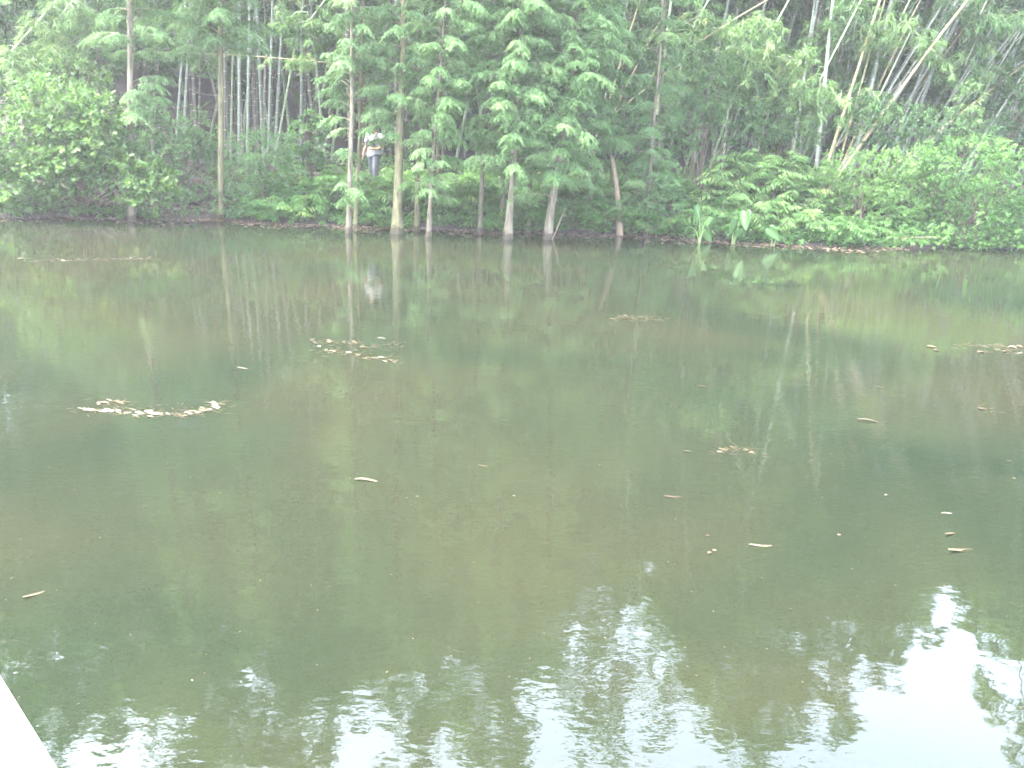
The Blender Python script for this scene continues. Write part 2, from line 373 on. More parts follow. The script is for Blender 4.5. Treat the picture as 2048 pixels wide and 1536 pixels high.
# bias angles: 0 = towards the right of the picture, pi = left, -pi/2 = towards the camera
cypress(263, 442, 17, (262, 100), 12.5, [(2.35, 3.1, 12, .75, -.5), (3.6, 5.6, 9, .85, None), (5.6, 12, 5, .9, None)], 1, 'straight cypress rising out of the bright leafy bush', flare=1.35)
cypress(441, 440, 17, (442, 100), 13.0, [(3.85, 6.0, 15, 1.0, None), (4.0, 5.8, 5, .9, -1.57), (6, 12.5, 5, 1.1, None)], 2, 'straight cypress with a long bare olive trunk by the pale bamboo', bark='bark_moss', flare=1.3)
cypress(697, 466, 14, (705, 60), 11.5, [(.75, 1.2, 8, .45, -1.2), (1.6, 2.5, 4, .5, None), (2.5, 3.6, 9, .75, 2.6), (3.4, 6, 9, .8, None), (6, 11, 5, .9, None)], 3, 'slim pale cypress just in front of the walking person', 'cypress', flare=1.25)
cypress(711, 458, 12, (722, 120), 10.5, [(1.0, 1.4, 6, .5, -.8), (2.42, 2.85, 16, .9, -.3), (2.75, 3.2, 9, .95, -.2), (3.2, 6, 8, .8, None), (6, 10, 5, .8, None)], 4, 'thin mossy cypress directly behind the slim pale one', 'cypress', 'bark_moss', 1.25)
cypress(795, 467, 24, (804, 100), 13.5, [(2.0, 2.6, 7, .6, None), (2.6, 3.5, 9, .85, None), (3.5, 6.4, 9, .9, None), (6.4, 13, 5, 1.0, None)], 5, 'thickest cypress with a swollen fluted base near the person', 'cypress', 'bark_moss', 1.65)
cypress(833, 462, 13, (842, 200), 9.5, [(1.9, 3.2, 6, .6, None), (3.2, 6, 8, .75, None), (6, 9, 5, .7, None)], 6, 'slender cypress between the thick one and the bright leafy one', 'cypress', 'bark_moss', 1.4)
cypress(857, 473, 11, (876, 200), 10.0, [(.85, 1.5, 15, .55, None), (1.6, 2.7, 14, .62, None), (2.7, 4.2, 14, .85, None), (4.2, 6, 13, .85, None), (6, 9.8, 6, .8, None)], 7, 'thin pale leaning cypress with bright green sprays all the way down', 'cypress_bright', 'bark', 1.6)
cypress(874, 452, 17, (880, 250), 9.0, [(2.0, 6, 6, .7, None), (6, 8.8, 5, .7, None)], 8, 'short orange-mossed cypress stem tucked behind the bright leafy one', 'cypress', 'bark_moss', 1.7)
cypress(960, 465, 13, (977, 120), 12.0, [(1.8, 3.2, 6, .65, None), (3.2, 6, 9, .9, None), (6, 11.5, 5, .9, None)], 9, 'straight cypress with layered grey-green sprays left of the dense clump', 'cypress', 'bark', 1.4)
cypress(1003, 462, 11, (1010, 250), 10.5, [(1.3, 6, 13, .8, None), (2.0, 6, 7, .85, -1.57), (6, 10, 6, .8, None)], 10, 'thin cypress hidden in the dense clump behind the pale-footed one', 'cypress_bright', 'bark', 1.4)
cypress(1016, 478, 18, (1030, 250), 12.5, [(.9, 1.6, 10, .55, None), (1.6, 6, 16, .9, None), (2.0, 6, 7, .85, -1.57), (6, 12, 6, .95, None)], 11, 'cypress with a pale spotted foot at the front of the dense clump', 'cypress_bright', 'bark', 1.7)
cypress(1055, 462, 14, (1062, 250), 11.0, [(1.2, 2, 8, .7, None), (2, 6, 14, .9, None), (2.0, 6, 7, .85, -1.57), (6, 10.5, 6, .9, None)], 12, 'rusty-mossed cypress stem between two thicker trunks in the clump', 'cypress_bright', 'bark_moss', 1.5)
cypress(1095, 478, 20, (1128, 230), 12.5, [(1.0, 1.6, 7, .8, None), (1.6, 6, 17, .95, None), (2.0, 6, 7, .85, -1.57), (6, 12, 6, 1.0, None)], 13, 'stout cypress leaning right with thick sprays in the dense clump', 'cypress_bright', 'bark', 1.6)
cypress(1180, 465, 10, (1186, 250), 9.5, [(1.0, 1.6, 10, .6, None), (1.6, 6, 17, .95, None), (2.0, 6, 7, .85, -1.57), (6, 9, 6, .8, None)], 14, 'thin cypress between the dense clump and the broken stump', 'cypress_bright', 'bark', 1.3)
cypress(1292, 472, 13, (1304, 300), 7.5, [(1.2, 2.4, 9, .6, None), (2.4, 4.2, 8, .7, None), (4.2, 7.4, 5, .7, None)], 15, 'young cypress just past the broken leaning stump', 'cypress', 'bark', 1.35)
cypress(1311, 468, 8, (1318, 300), 6.5, [(1.0, 2.4, 8, .55, None), (2.4, 6.4, 5, .6, None)], 16, 'thinnest grey cypress sapling beside the young cypress', 'cypress', 'bark', 1.2)

# broken leaning stump
def stump():
    b = on_water(1240, 470); t = at_depth(1224, 318, b[1] + .05) - b
    root = empty('broken_stump', (b[0], b[1], 0)); tag(root, 'broken leaning brown tree stump without leaves', 'stump')
    g = Geo(); k = np.linspace(-.12, 1, 12)[:, None]
    pts = k * t + np.array([.05, 0, 0]) * np.sin(k * 3.2)
    g.tube(pts, np.linspace(.095, .052, 12), 10, .5, flute=lambda m, th: 1 + .10 * np.sin(3 * th + m * .3))
    link('trunk', g.mesh('stump_trunk', True), M['dead_wood'], root)
    s = Geo()
    for a in (0, 2.1, 4.0):
        p = pts[-1] + np.array([math.cos(a) * .03, math.sin(a) * .03, -.06]); s = Geo()
        s.tube(np.stack([p, p + [0.0, 0, .1], p + [-.01, 0, .14 + .04 * a]]), [.02, .016, .004], 5)
        link('splinter', s.mesh('stump_splinter'), M['dead_wood'], root)
stump()

# slanting dead stick beside the stout cypress
a = on_water(1104, 479); b_ = at_depth(1132, 415, a[1] + .2) - a
st = Geo(); st.tube(np.stack([-.25 * b_, .3 * b_ + [.01, 0, 0], .7 * b_ - [.01, 0, 0], b_]), [.016, .014, .011, .006], 6)
o = link('dead_stick', st.mesh('dead_stick', True), M['dead_wood']); o.location = a
tag(o, 'thin pale dead stick slanting out of the water beside a stout trunk', 'stick')

# ------------------------------------------------------------------ bamboo
def bamboo_sprays(g, wood, P, d, length, r, size=1.0):
    """arching side branch hung with fans of narrow leaves"""
    d = unit(d); Z = np.array([0, 0, 1.0]); side = unit(np.cross(d, Z))
    end = P + d * length * .9 - Z * length * .45; mid = P + d * length * .6 + Z * length * .22
    pts = bez(P, mid, end, 5); wood.tube(pts, np.linspace(.008, .003, 5) * (.6 + .5 * length), 3, r.random())
    nf = max(4, int(length * 10)); t = r.uniform(.25, 1, nf)
    p0 = (1 - t)[:, None] ** 2 * P + (2 * t * (1 - t))[:, None] * mid + (t ** 2)[:, None] * end
    p0 = p0 + side * r.normal(0, .12 * length, nf)[:, None] - Z * np.abs(r.normal(0, .06, nf))[:, None]
    ax = unit(d * .7 + side * r.normal(0, .6, nf)[:, None] - Z * r.uniform(.1, .8, nf)[:, None])
    nl = 8
    Pl = np.repeat(p0, nl, 0) + r.normal(0, .025, (nf * nl, 3))
    D = unit(np.repeat(ax, nl, 0) + r.normal(0, .55, (nf * nl, 3)) - Z * .25)
    bt = np.clip(r.normal(.5, .17) + r.normal(0, .12, nf), 0, .98)
    tint = np.clip(np.repeat(bt, nl) + r.normal(0, .11, nf * nl), 0, 1)
    g.leaves(Pl, D, unit(Z + r.normal(0, .5, (nf * nl, 3))), r.uniform(.14, .25, nf * nl) * size, .031 * size, tint, .18, .3)

def culm_curve(base, dirv, L, bend, r, n=15):
    """straight low down, then arching over"""
    dirv = unit(dirv); h = np.array([dirv[0], dirv[1], 0]); hn = unit(h) if np.linalg.norm(h) > .05 else unit(np.array([r.normal(), r.normal(), 0]))
    t = np.linspace(0, 1, n)[:, None]
    p = base + dirv * (t * L) + hn * bend * (np.clip(t - .35, 0, 1) ** 2) * L - np.array([0, 0, 1.0]) * bend * .9 * (np.clip(t - .5, 0, 1) ** 2) * L
    return p

def bamboo_geo(pts, rad, r, leaf_from, leaf_to, n_spray, size=1.0, spray_len=1.1):
    wood = Geo(); node = Geo(); fol = Geo()
    m = len(pts); t = np.linspace(0, 1, m)
    rr = rad * np.maximum(.10, (1 - t) ** .7)
    wood.tube(pts, rr, 8, .5)
    # node rings every 35-45 cm in the lower part
    seg = np.cumsum(np.concatenate([[0], np.linalg.norm(np.diff(pts, axis=0), axis=1)])); total = seg[-1]
    s = .4
    while s < min(total * .6, 8.5):
        c = np.array([np.interp(s, seg, pts[:, k]) for k in range(3)]); c2 = np.array([np.interp(s + .02, seg, pts[:, k]) for k in range(3)])
        rd = np.interp(s, seg, rr) * 1.10
        node.tube(np.stack([c, (c + c2) / 2, c2]), [rd * .96, rd, rd * .96], 8)
        s += r.uniform(.34, .44)
    for i in range(n_spray):
        k = leaf_from + (leaf_to - leaf_from) * r.random()
        P = np.array([np.interp(k * total, seg, pts[:, q]) for q in range(3)])
        a = r.uniform(0, 2 * PI); d = np.array([math.cos(a), math.sin(a), r.uniform(.1, .7)])
        z = P[2]; big = 1.0 if z < 7.5 else 1.7
        bamboo_sprays(fol, fol_wood(wood), P, d, spray_len * r.uniform(.6, 1.35), r, size * big)
    return wood, node, fol

def fol_wood(w): return w

def make_bamboo(pts, rad, r, mat, leaf, label, group, **kw):
    pts = np.asarray(pts); base = pts[0].copy()
    root = empty('bamboo', base)
    tag(root, label, 'bamboo', group)
    w, nd, fo = bamboo_geo(pts - base, rad, r, **kw)
    c = link('culm', w.mesh('bamboo_culm', True), M[mat], root)
    if nd.n: link('node_rings', nd.mesh('bamboo_node', True), M['node'], c)['kind'] = 'stuff'
    if fo.n: link('foliage', fo.mesh('bamboo_foliage'), M[leaf], root)
    return root

def culm_px(p1, p2, Y, dY, rad, L, mat, label, group, bend=.5, leaf='bamboo_leaf', lf=.42, ns=26, seed=0, size=1.0):
    """a culm through two photograph pixels, at depth Y (and Y+dY at the upper one)"""
    r = np.random.default_rng(seed + 500)
    A = at_depth(p1[0], p1[1], Y); B = at_depth(p2[0], p2[1], Y + dY); d = unit(B - A)
    base = A.copy()
    for _ in range(40):
        if base[2] <= ground_z(base[0], base[1]) - .05 or d[2] < .12: break
        base = base - d * .08
    return make_bamboo(culm_curve(base, d, L, bend, r), rad, r, mat, leaf, label, group, leaf_from=lf, leaf_to=1.0, n_spray=ns, size=size)

GR = 'leaning bamboo culms on the right bank'
GL = 'upright bamboo culms behind the left cypresses'
GC = 'slanting bamboo culms behind the broken stump'
culm_px((1635, 312), (1660, 60), 26.0, .3, .062, 15, 'culm_pale', 'thick whitish bamboo culm standing most upright on the right bank', GR, seed=1)
culm_px((1716, 285), (1772, 45), 26.6, .3, .066, 15, 'culm_pale', 'thick whitish bamboo culm tilted beside the long straight tan one', GR, seed=2)
culm_px((1725, 285), (1930, 0), 25.4, .6, .050, 13, 'culm_tan', 'long straight tan bamboo culm slanting steeply across the right bank', GR, .3, lf=.6, seed=3)
culm_px((1655, 328), (1745, 45), 25.7, .4, .050, 14, 'culm_olive', 'mustard olive bamboo culm between the two whitish ones', GR, seed=4)
culm_px((1690, 285), (1752, 60), 26.3, .4, .034, 13, 'culm_olive', 'slim olive bamboo culm just right of the mustard one', GR, seed=5)
culm_px((1735, 220), (1838, 0), 27.0, .5, .038, 13, 'culm_tan', 'slim tan bamboo culm behind the tilted whitish one', GR, lf=.5, seed=6)
culm_px((1816, 215), (1890, 20), 28.2, .5, .048, 14, 'culm_pale', 'pale bamboo culm at the near side of the dark cleft on the right', GR, seed=7)
culm_px((1838, 215), (1908, 25), 28.4, .5, .055, 14, 'culm_pale', 'pale bamboo culm in the middle of the dark cleft on the right', GR, seed=8)
culm_px((1885, 222), (1985, 75), 28.8, .5, .046, 14, 'culm_pale', 'pale bamboo culm bowing right out of the second dark cleft', GR, .6, seed=9)
culm_px((1905, 222), (2020, 70), 28.6, .5, .046, 14, 'culm_pale', 'outer pale bamboo culm bowing right out of the second dark cleft', GR, .6, seed=10)
culm_px((1950, 205), (2048, 128), 27.0, .4, .042, 11, 'culm_tan', 'low slanting tan bamboo culm crossing the right edge', GR, .3, lf=.6, seed=11)
culm_px((1965, 190), (2048, 118), 27.4, .4, .036, 11, 'culm_pale', 'low slanting whitish bamboo culm crossing the right edge', GR, .3, lf=.6, seed=12)
culm_px((1606, 170), (1630, 0), 27.2, .4, .046, 14, 'culm_pale', 'grey-white bamboo culm beside the bright hanging leaf spray', GR, seed=13)
culm_px((1700, 240), (1780, 90), 27.6, .4, .03, 12, 'culm_green', 'thin green bamboo culm crossing behind the tan slanting one', GR, seed=14)
culm_px((1775, 190), (1900, 65), 27.3, .4, .028, 11, 'culm_dark', 'thin brown bamboo culm lying over towards the clefts', GR, .3, lf=.6, seed=15)
culm_px((1680, 230), (1712, 40), 28.2, .4, .036, 13, 'culm_green', 'green bamboo culm behind the mustard olive one', GR, seed=16)
culm_px((1240, 200), (1338, 0), 26.4, .6, .030, 12, 'culm_tan', 'tan bamboo culm slanting furthest right of the centre three', GC, .4, seed=20)
culm_px((1215, 215), (1278, 0), 26.2, .5, .030, 12, 'culm_tan', 'tan bamboo culm rising behind the dense cypress clump', GC, .4, seed=21)
culm_px((1208, 205), (1240, 60), 26.5, .5, .024, 11, 'culm_green', 'thin green bamboo culm rising behind the dense cypress clump', GC, .4, seed=22)
culm_px((1308, 290), (1342, 0), 25.8, .4, .052, 14, 'culm_green', 'stout grey-green bamboo culm right above the broken stump', GC, .4, seed=23)
culm_px((1318, 290), (1352, 170), 25.9, .4, .032, 11, 'culm_green', 'thin green bamboo culm beside the stout grey-green one', GC, .5, seed=24)
culm_px((1262, 200), (1365, 118), 25.3, .2, .024, 7, 'culm_olive', 'thin olive cane lying diagonally across the stout grey-green culm', GC, .1, lf=.75, ns=10, seed=25)
LP = [((357, 215), (366, 80), 27.0, .040, 'culm_pale', 'pale bamboo culm nearest the bare-trunked cypress on its left side'),
      ((369, 238), (381, 0), 27.4, .048, 'culm_pale', 'whitest bamboo culm left of the bare-trunked cypress'),
      ((398, 240), (402, 0), 29.0, .036, 'culm_dark', 'brownish bamboo culm in the gap left of the bare trunk'),
      ((462, 275), (468, 0), 28.2, .038, 'culm_green', 'greenish bamboo culm just right of the bare trunk'),
      ((478, 268), (479, 0), 27.3, .052, 'culm_pale', 'thick pale bamboo culm, first of the pale row right of the bare trunk'),
      ((495, 280), (499, 0), 27.1, .046, 'culm_pale', 'pale bamboo culm, second of the row right of the bare trunk'),
      ((529, 256), (530, 40), 27.8, .036, 'culm_dark', 'dull bamboo culm in the middle of the pale row'),
      ((538, 252), (545, 0), 27.5, .046, 'culm_pale', 'pale bamboo culm beside the dull one in the row'),
      ((553, 246), (563, 60), 27.7, .050, 'culm_pale', 'pale bamboo culm, last upright one before the dark hollow'),
      ((563, 244), (592, 85), 27.4, .034, 'culm_green', 'green bamboo culm leaning into the dark hollow')]
for i, (p, q, Y, rad, m, lab) in enumerate(LP):
    culm_px(p, q, Y, .2, rad, 14, m, lab, GL, .35, lf=.36, ns=24, seed=30 + i)

def cane(p1, p2, Y1, Y2, rad, mat, label, leafy=0, seed=0):
    r = np.random.default_rng(seed + 900); A = at_depth(*p1, Y1); B = at_depth(*p2, Y2); d = B - A
    root = empty('bamboo_cane', A); tag(root, label, 'bamboo cane')
    g = Geo(); f = Geo(); pts = bez(np.zeros(3), d * .5 + np.array([0, 0, .08]), d, 8); g.tube(pts, np.linspace(rad, rad * .5, 8), 6)
    for i in range(leafy):
        k = r.uniform(.55, 1.0); P = d * k; a = r.uniform(-PI, PI)
        bamboo_sprays(f, g, P, np.array([math.cos(a) * .8, math.sin(a) * .6 - .3, r.uniform(-.1, .4)]), r.uniform(.3, .6), r)
    link('culm', g.mesh('cane_culm', True), M[mat], root)
    if f.n: link('foliage', f.mesh('cane_foliage'), M['bamboo_leaf_bright'], root)
cane((330, 104), (690, 128), 25.6, 23.0, .013, 'culm_olive', 'thin olive cane lying level behind the bare-trunked cypress, leafy at its tip', 12, 1)
cane((1390, 90), (1560, -14), 25.0, 24.5, .026, 'culm_tan', 'tan cane slanting upward above the bright hanging spray', 0, 2)

# bright bamboo sprays hanging towards the pond
def hanging(name_label, spots, Y, leaf, seed, n=10, sl=.55):
    r = np.random.default_rng(seed); A = at_depth(*spots[0], Y)
    root = empty('hanging_bamboo_branch', A); tag(root, name_label, 'bamboo branch', 'leafy bamboo branches hanging towards the pond')
    w = Geo(); f = Geo()
    pp = np.array([at_depth(p[0], p[1], Y + .15 * i) for i, p in enumerate(spots)]) - A
    far = pp[0] + np.array([1.3, 1.6, 2.2])
    w.tube(np.concatenate([[far], pp]), np.linspace(.022, .006, len(pp) + 1), 5)
    for p in pp:
        for i in range(n):
            a = r.uniform(0, 2 * PI)
            bamboo_sprays(f, w, p + r.normal(0, .22, 3) * [1.2, .6, .9], np.array([math.cos(a), math.sin(a), r.uniform(-.2, .4)]), sl * r.uniform(.5, 1.2), r, 1.0)
    link('stem', w.mesh('branch_stem', True), M['culm_green'], root); link('foliage', f.mesh('branch_foliage'), M[leaf], root)
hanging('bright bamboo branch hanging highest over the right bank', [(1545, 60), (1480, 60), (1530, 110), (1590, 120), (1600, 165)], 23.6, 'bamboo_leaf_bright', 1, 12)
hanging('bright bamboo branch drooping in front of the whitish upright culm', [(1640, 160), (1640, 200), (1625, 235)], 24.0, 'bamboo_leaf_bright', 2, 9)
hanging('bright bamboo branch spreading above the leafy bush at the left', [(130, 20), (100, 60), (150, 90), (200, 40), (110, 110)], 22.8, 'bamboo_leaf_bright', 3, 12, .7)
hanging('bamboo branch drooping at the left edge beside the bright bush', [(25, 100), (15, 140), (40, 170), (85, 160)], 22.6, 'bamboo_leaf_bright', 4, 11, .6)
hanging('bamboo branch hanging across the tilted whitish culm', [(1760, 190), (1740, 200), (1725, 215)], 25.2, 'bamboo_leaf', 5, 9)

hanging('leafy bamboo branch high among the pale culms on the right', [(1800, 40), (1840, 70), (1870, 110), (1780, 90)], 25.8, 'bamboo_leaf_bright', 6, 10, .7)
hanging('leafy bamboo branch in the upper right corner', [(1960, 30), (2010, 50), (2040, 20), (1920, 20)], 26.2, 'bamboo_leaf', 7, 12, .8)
hanging('leafy bamboo branch over the second dark cleft at the right', [(1930, 130), (1980, 150), (1950, 100), (1900, 150)], 26.4, 'bamboo_leaf', 8, 10, .7)
hanging('leafy bamboo branch above the centre of the right grove', [(1700, 20), (1660, 30), (1730, 50)], 26.0, 'bamboo_leaf', 9, 10, .7)
hanging('leafy bamboo branch above the stout grey-green culm', [(1400, 30), (1350, 60), (1440, 60), (1380, 90)], 25.0, 'bamboo_leaf', 10, 11, .7)
hanging('leafy bamboo branch over the dark hollow left of the person', [(620, 40), (580, 50), (640, 80), (560, 20)], 25.2, 'bamboo_leaf', 11, 10, .6)
hanging('leafy bamboo branch between the two left cypresses', [(350, 30), (400, 60), (330, 80), (380, 110)], 24.2, 'bamboo_leaf', 12, 10, .6)

# ---- the grove behind: prototypes copied with their parts
def bamboo_proto(seed, mat, leaf, lf, L, lean, rad, ns):
    r = np.random.default_rng(seed)
    d = np.array([lean, r.normal(0, .08), 1.0])
    pts = culm_curve(np.zeros(3), d, L, r.uniform(.35, .7), r)
    w, nd, fo = bamboo_geo(pts, rad, r, leaf_from=lf, leaf_to=1.0, n_spray=ns, spray_len=1.25)
    return w.mesh('grove_culm', True), nd.mesh('grove_nodes', True), fo.mesh('grove_foliage'), M[mat], M[leaf]
protos = [bamboo_proto(100 + i, *a) for i, a in enumerate([
    ('culm_pale', 'bamboo_leaf', .22, 20, .05, .045, 90), ('culm_green', 'bamboo_leaf', .16, 18, .12, .040, 90), ('culm_dark', 'bamboo_leaf', .28, 21, -.04, .045, 90),
    ('culm_green', 'bamboo_leaf', .12, 16, .22, .038, 90), ('culm_pale', 'bamboo_leaf', .30, 18, .25, .048, 76), ('culm_dark', 'bamboo_leaf', .10, 13, .02, .035, 84)])]
protos.append(bamboo_proto(110, 'culm_pale', 'bamboo_leaf', .52, 15, .42, .030, 40)); protos.append(bamboo_proto(111, 'culm_green', 'bamboo_leaf', .50, 14, .52, .028, 40)); protos.append(bamboo_proto(112, 'culm_tan', 'bamboo_leaf', .55, 14, .47, .027, 34))
protos.append(bamboo_proto(113, 'culm_dark', 'bamboo_leaf', .42, 17, .03, .036, 60))
zones = [
    ((8.8, 20.5), (26.6, 29.5), 54, (6, 7, 6, 8, 6), 'thin pale culm in the leaning fan of bamboo at the upper right', 'thin culms of the leaning bamboo fan'),
    ((-25, -17), (24.5, 31), 14, (1, 2, 5), 'bamboo culm at the left end of the grove', 'bamboo at the left end of the grove'),  # x range, y range, count, prototypes, label, group
    ((-19, -10), (25.5, 33), 26, (1, 2, 5, 3), 'slender bamboo culm in the leafy grove behind the bright left bush', 'bamboo in the grove behind the left bush'),
    ((-10.5, -3.5), (28.0, 34), 26, (0, 2, 1), 'slender bamboo culm in the shaded grove behind the left cypresses', 'bamboo in the shaded grove on the left'),
    ((-10.8, -3), (29, 36), 22, (9, 9, 2), 'dark bamboo culm deep in the hollow behind the left cypresses', 'dark bamboo deep in the hollow'),
    ((-4, 4), (27.5, 34), 26, (1, 2, 5), 'slender bamboo culm in the shade behind the dense cypress clump', 'bamboo behind the cypress clump'),
    ((3.5, 9), (27.2, 34), 26, (1, 3, 0, 5), 'slender bamboo culm in the grove between stump and leaning culms', 'bamboo behind the lush shrub'),
    ((8.5, 23), (28.0, 38), 60, (4, 3, 4, 1), 'slender leaning bamboo culm deep in the right-hand grove', 'bamboo deep in the right-hand grove')]
for (xr, yr, cnt, ps, lab, grp) in zones:
    for i in range(cnt):
        x = xr[0] + (xr[1] - xr[0]) * (i + rng.random()) / cnt; y = rng.uniform(*yr)
        cu, ndm, fo, mw, ml = protos[ps[int(rng.integers(len(ps)))]]
        root = empty('bamboo', (x, y, float(ground_z(x, y)) - .05)); tag(root, lab, 'bamboo', grp)
        root.rotation_euler = (rng.normal(0, .04), rng.normal(.02, .05), rng.normal(0, .12 if min(ps) >= 6 else .35) if (min(ps) >= 6 or rng.random() < .75) else rng.uniform(0, 6.28))
        s = rng.uniform(.92, 1.12) * float(np.interp(x, [-15, -5, 8, 18], [1.15, 1.08, 1.0, .98])); root.scale = (s, s, s)
        c = link('culm', cu, mw, root); k = link('node_rings', ndm, M['node'], c); k['kind'] = 'stuff'; link('foliage', fo, ml, root)

# far mass of the grove, one dense thicket
def thicket():
    r = np.random.default_rng(77); g = Geo(); n = 60000
    x = r.uniform(-34, 38, n); y = r.uniform(35, 46, n)
    top = 14.5 + 2.6 * np.sin(x * .45 + 1) + 1.8 * np.sin(x * 1.1)
    z = ground_z(x, y) + r.uniform(0, 1, n) ** .8 * top
    D = unit(r.normal(0, 1, (n, 3)) - [0, 0, .5])
    g.leaves(np.stack([x, y, z], -1), D, unit(r.normal(0, .6, (n, 3)) + [0, -.3, 1]), r.uniform(.5, .95, n), r.uniform(.14, .26, n), np.clip(r.normal(.42, .2, n), 0, .97), .2, .35)
    for i in range(150):
        bx, by = r.uniform(-34, 38), r.uniform(35, 45); b = np.array([bx, by, ground_z(bx, by)])
        g.tube(culm_curve(b, np.array([r.normal(.08, .1), 0, 1]), r.uniform(9, 14), .4, r, 8), .045, 5, .6)
    tag(link('bamboo_thicket', g.mesh('bamboo_thicket'), M['bamboo_leaf']), 'dense far bamboo thicket closing off the grove behind', 'thicket', kind='stuff')
thicket()

# ------------------------------------------------------------------ shrubs
def sprigs(g, C, A, r, nl, L, W, spread=.9, tw=.14, tint0=None, lance=False):
    """rosettes of leaves: centres C, axes A"""
    n = len(C); A = unit(A)
    k = r.random((n, nl))
    P = C[:, None] + A[:, None] * (tw * k)[..., None]
    rnd = r.normal(0, 1, (n, nl, 3)); rnd = rnd - (rnd * A[:, None]).sum(-1, keepdims=True) * A[:, None]
    D = unit(A[:, None] * (.45 + .5 * k)[..., None] + unit(rnd) * spread)
    b = np.clip(r.normal(.48, .17, n), 0, 1) if tint0 is None else tint0
    tint = np.clip(np.repeat(b, nl) + r.normal(0, .12, n * nl), 0, 1)
    U = unit(np.array([0, -.25, 1.0]) + r.normal(0, .35, (n * nl, 3)))
    f = g.lances if lance else g.leaves
    f(P.reshape(-1, 3), D.reshape(-1, 3), U, r.uniform(.75, 1.25, n * nl) * L, r.uniform(.8, 1.2, n * nl) * W, tint, .35 if lance else .12)

def shrub(label, blobs, Y, leaf, seed, dens=70, L=.09, W=.048, nl=11, kind='shrub', name='shrub', group='leafy shrubs along the far bank', droop=0.0, lance=False, spread=.9, depth=1.0):
    """blobs: (px, py, radius x, radius z) in the photo at depth Y (+ optional dy)"""
    r = np.random.default_rng(seed + 2000)
    cs = []
    for b in blobs:
        c = at_depth(b[0], b[1], Y + (b[4] if len(b) > 4 else 0)); cs.append((c, np.array([b[2], b[2] * .85 * depth, b[3]])))
    ctr = np.mean([c for c, _ in cs], 0); gx, gy = ctr[0], max(ctr[1], float(bank_y(ctr[0])) + .35)
    base = np.array([gx, gy, float(ground_z(gx, gy)) - .04])
    root = empty(name, base); tag(root, label, kind, group)
    w = Geo(); f = Geo()
    for c, rad in cs:
        area = rad[0] * rad[2] * 4
        n = int(area * dens)
        d = unit(r.normal(0, 1, (n, 3))); d[:, 1] -= .25; d[:, 2] += .12; d = unit(d)
        # lumpy radius: sub-clumps along the outline
        lump = np.array([mnoise.noise(Vector((dd * 2.3 + c).tolist())) for dd in d])
        rr = (.72 + .30 * lump + .28 * r.random(n) ** .6)[:, None]
        P = c + d * rad * rr
        P[:, 2] = np.maximum(P[:, 2], .10 + .08 * r.random(n))
        A = unit(d + [0, 0, .45 - droop] + r.normal(0, .3, (n, 3)))
        t0 = np.clip(.46 + .5 * lump + r.normal(0, .13, n), 0, 1)
        sprigs(f, P - base, A, r, nl, L, W, spread, .14, t0, lance)
        for i in range(max(3, int(area * 2.0))):
            e = c + unit(r.normal(0, 1, 3)) * rad * r.uniform(.35, .8); s0 = np.array([r.normal(0, .12), r.normal(0, .12), 0])
            m_ = (e - base) * .5 + np.array([0, .1, .25 * rad[2]])
            w.tube(bez(s0, m_, e - base, 6), np.linspace(.022, .006, 6), 4)
    link('stem', w.mesh('shrub_stem', True), M['twig'], root); link('foliage', f.mesh('shrub_foliage'), M[leaf], root)
    return root

shrub('large bright green broadleaf bush overhanging the water at the left', [(55, 300, 1.25, .8), (170, 285, 1.05, .75), (245, 345, .9, .6), (110, 215, .9, .6), (50, 370, 1.0, .55, -.2), (300, 375, .6, .5, -.3), (190, 255, .75, .7), (120, 340, 1.2, .5, -.2), (5, 390, .8, .4, -.3)], 20.9, 'broad_leaf', 1, 95, .115, .062)
shrub('yellow-green leafy bush top above the bright left bush', [(150, 150, .8, .45), (90, 185, .7, .4), (195, 205, .5, .5)], 22.4, 'broad_leaf', 2, 75, .085, .045)
shrub('dull green rounded shrub between the two left cypresses', [(350, 290, .85, .7), (310, 310, .6, .6), (395, 330, .6, .7), (345, 400, .9, .4), (400, 270, .5, .5), (310, 250, .5, .5)], 22.6, 'dull_leaf', 3, 80, .085, .045)
shrub('feathery grey-green shrub right of the bare-trunked cypress', [(515, 310, .85, .55), (480, 350, .55, .5), (560, 350, .6, .4), (545, 285, .5, .35)], 22.6, 'cypress', 4, 100, .10, .022, 13, lance=True)
shrub('big-leaved dark shrub at the edge of the dark hollow', [(620, 275, .5, .5), (605, 320, .5, .35)], 24.2, 'dull_leaf', 5, 60, .16, .10, 8)
shrub('scrappy low shrub with brown stems beside the bare trunk foot', [(400, 400, .55, .35), (470, 405, .55, .35), (350, 420, .6, .22)], 21.9, 'dull_leaf', 6, 60, .075, .04)
shrub('dense shrub filling the gap above the broken stump', [(1270, 250, .75, .55), (1230, 290, .5, .45), (1300, 310, .7, .5), (1350, 270, .6, .6)], 24.4, 'dull_leaf', 7, 80, .09, .04)
shrub('feathery bush around the young cypress', [(1310, 350, .6, .45), (1330, 400, .5, .4), (1270, 400, .55, .45)], 23.2, 'cypress', 8, 95, .10, .022, 13, lance=True)
shrub('tall leafy bush in front of the centre bamboo', [(1420, 170, .8, .8), (1390, 230, .7, .7), (1470, 230, .8, .6), (1440, 110, .7, .6), (1370, 170, .5, .6)], 24.8, 'bamboo_leaf', 9, 70, .13, .026, 10, lance=True)
shrub('shaded shrub under the bright hanging bamboo branches', [(1540, 250, .8, .55), (1590, 270, .6, .45), (1500, 275, .6, .4), (1600, 215, .5, .4)], 25.0, 'dull_leaf', 10, 80, .085, .045)
shrub('climber-covered mound behind the leaning culms', [(1800, 250, .9, .5), (1870, 255, .8, .5), (1750, 275, .7, .5), (1930, 280, .9, .5)], 25.6, 'dull_leaf', 11, 90, .08, .042)
